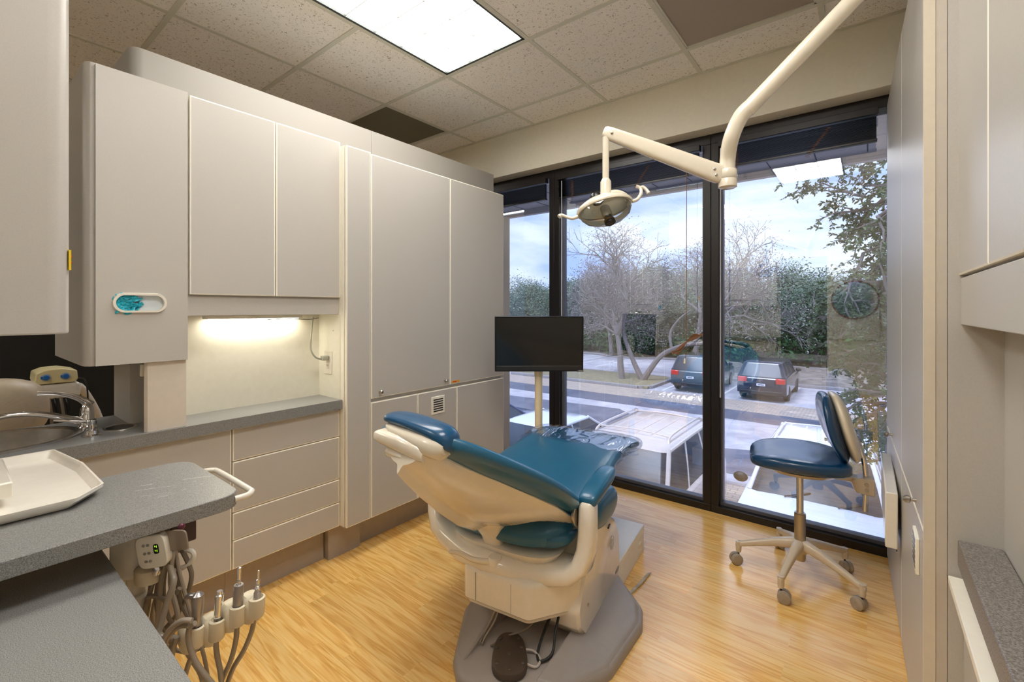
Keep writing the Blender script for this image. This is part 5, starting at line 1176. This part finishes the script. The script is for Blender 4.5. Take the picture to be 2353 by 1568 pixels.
def make_tree(name, label, loc, seed, h, r0, spread, depth, leaf=None, per=0, rad=.3, size=.1, group=None, rz=0, **k):
    segs, tips, rn = grow(seed, h, r0, spread, depth, **k)
    t = thing(name, label, 'tree', (loc[0], loc[1], GZ), rz, group)
    tree_mesh(segs).build('branches', BARK, t, world=False)
    if leaf: leaves(tips, rn, per, rad, size).build('foliage', leaf, t, world=False)
    return t
# bare trees in the middle distance, each distinct
make_tree('bare_tree', 'large bare tree with forked leaning trunk on the grass island', (-10.3, 22.6), 3, 10.4, .20, .95, 6, leaf=TW, per=3, rad=.25, size=.05, first=.24, kids=(3, 4, 3), shrink=.76)
make_tree('bare_tree', 'dark crooked bare tree behind the green estate car', (-8.1, 27.0), 11, 10.6, .20, .95, 6, leaf=TW, per=3, rad=.25, size=.06, first=.24, lean=(.3, .0), kids=(3, 4), shrink=.76)
make_tree('bare_tree', 'tall thin bare tree standing left on the far kerb', (-16.6, 34.5), 21, 10.5, .22, .8, 6, leaf=TW, per=4, rad=.35, size=.07, first=.26, kids=(3, 4), shrink=.76)
# leaning limb that forks off near the island
t = thing('leaning_limb', 'low curved bare trunk leaning right from the grass island', 'tree', (-9.2, 23.0, GZ))
M().tube([(-9.3, 23.0, GZ), (-8.9, 23.0, GZ + .7), (-8.3, 23.2, GZ + 1.5), (-7.3, 23.4, GZ + 2.0), (-6.4, 23.6, GZ + 2.15), (-5.7, 23.8, GZ + 2.6)], [.17, .15, .13, .11, .08, .04], 8).build('trunk', BARK, t, smooth=True)
M().tube([(-9.3, 23.0, GZ), (-9.9, 23.0, GZ + 1.2), (-10.4, 23.0, GZ + 2.6), (-10.3, 23.1, GZ + 3.6)], [.16, .13, .10, .05], 8).build('branch', BARK, t, smooth=True)
M().tube([(-7.9, 23.3, GZ + 1.8), (-8.0, 23.4, GZ + 2.6), (-7.6, 23.5, GZ + 3.3), (-7.0, 23.5, GZ + 3.8)], [.08, .07, .05, .03], 6).build('branch', BARK, t, smooth=True)
# far woodland: prototypes then copies
GT = 'far row of trees beyond the car park'
p1 = make_tree('oak_tree', 'grey-green leafy tree in the far row beyond the car park', (-14.5, 37.5), 5, 8.6, .2, 1.0, 5, leaf=LG1, per=44, rad=.50, size=.095, group=GT, first=.24, kids=(3, 4), shrink=.78)
p2 = make_tree('cedar_tree', 'darker leafy tree in the far row beyond the car park', (-20.5, 38.5), 8, 8.2, .2, .9, 5, leaf=LG2, per=44, rad=.48, size=.095, group=GT, first=.24, kids=(3, 4), shrink=.78)
rn = random.Random(4); kk = 0
FT = [(-36, 40, 1.0), (-33, 37, .9), (-30.5, 41, 1.0), (-27.5, 38, .95), (-24.5, 41, 1.0), (-23.5, 36.8, .8), (-17.5, 40, 1.0), (-16.5, 44, 1.15), (-12.5, 42, 1.1), (-10.5, 37.5, .95), (-8.5, 41.5, 1.05), (-6.8, 36.8, .85), (-4.8, 40, .95), (-2.8, 36.6, .80), (-.8, 40.5, .95), (1.2, 37, .78), (3.2, 41, .9), (5.4, 37.5, .8), (7.8, 42, .9), (-20, 45, 1.15), (-13, 47, 1.2), (-27, 46, 1.1), (-5, 46, 1.05), (1, 46, .95)]
for x, y, s_ in FT:
    kk += 1; dup(p1 if kk % 2 else p2, (x, y, GZ), rn.uniform(0, 6.28), scale=(s_ * rn.uniform(.95, 1.15), s_, s_ * rn.uniform(.92, 1.06)))
# understory shrubs
b = leaves([(Vector((x, 0, .8)), 0) for x in (-.6, 0, .6)], random.Random(5), 260, .42, .12, .8)
sh = thing('shrub', 'green bush at the foot of the far trees', 'bush', (-11.2, 36.0, GZ), 0, 'bushes at the foot of the far trees'); b.build('foliage', LG3, sh, world=False)
M().tube([(0, 0, 0), (.1, 0, .5), (0, .1, 1.0)], .05, 6).build('stem', BARK, sh, world=False)
for x, y, s_ in ((-13.4, 36.4, 1.0), (-9.2, 36.0, 1.1), (-7.2, 36.4, .9), (-16, 36.2, .9), (-19, 36.8, 1.2), (-4.6, 36.2, 1.0), (-2.0, 36.6, 1.1), (.8, 36.0, .9), (-22, 36.4, 1.2), (-25, 36.6, 1.2), (3.6, 36.3, 1.1)): dup(sh, (x, y, GZ), rn.uniform(0, 6), scale=(s_ * 1.5, s_ * 1.2, s_ * rn.uniform(1.1, 1.7)))
struct(M().box(-90, 90, 52, 52.4, GZ, GZ + 6.2).build('hill', ground_mat('woodland', srgb(92, 104, 88), srgb(140, 148, 128), 1.2)))
# near oak beside the right pane
t = thing('near_oak', 'close oak with small dark leaves hanging over the right edge of the window', 'tree', (1.45, 6.3, GZ))
rn = random.Random(12); tb = M(); lf = M()
tb.tube([(1.45, 6.3, GZ), (1.4, 6.25, 0), (1.25, 6.2, 2.2), (1.1, 6.1, 4.2)], [.16, .14, .11, .06], 10)
def spray(p, d, l, k):
    pts = [p]; q = p.copy(); dd = d.normalized(); n = 4
    for i in range(n):
        dd = (dd + Vector((rn.uniform(-.3, .3), rn.uniform(-.3, .3), rn.uniform(-.3, .2)))).normalized(); q = q + dd * l / n; pts.append(q.copy())
    r = .004 + .007 * k; tb.tube(pts, [r * (1 - .55 * i / n) for i in range(n + 1)], 5 if k > 1 else 3, smooth=False, cap=False)
    if k > 0:
        for j in range(4):
            o = Vector((rn.uniform(-1, 1), rn.uniform(-1, 1), rn.uniform(-.8, .7))); spray(pts[1 + j % 4], (dd * .8 + o * .9), l * .58, k - 1)
    if k <= 1:
        for j in range(20 if k == 0 else 9):
            f = rn.uniform(.1, 1) * n; i = min(int(f), n - 1); c = pts[i].lerp(pts[i + 1], f - i)
            a = (dd * .5 + Vector((rn.uniform(-1, 1), rn.uniform(-1, 1), rn.uniform(-.7, .7)))).normalized(); b_ = Matrix.Rotation(rn.uniform(0, 6.28), 3, a) @ a.orthogonal().normalized(); s_ = rn.uniform(.015, .027); c = c + a * s_
            lf.poly([c - a * s_, c - a * s_ * .3 + b_ * s_ * .38, c + a * s_ * .5 + b_ * s_ * .34, c + a * s_, c + a * s_ * .5 - b_ * s_ * .34, c - a * s_ * .3 - b_ * s_ * .38])
for k in range(20):
    z = 3.25 - 3.15 * k / 19; y = 6.2 + rn.uniform(-.35, .35); x = .75 + rn.uniform(-.1, .1)
    tb.tube([(1.3 - .02 * z, 6.2, z - .25), (1.05, (6.2 + y) / 2, z - .1), (x, y, z)], [.03, .022, .014], 6)
    spray(Vector((x, y, z)), Vector((-1, rn.uniform(-.4, .4), rn.uniform(-.35, .15))), rn.uniform(.65, .95), 3)
tb.build('branches', BARK, t); lf.build('foliage', LG4, t)
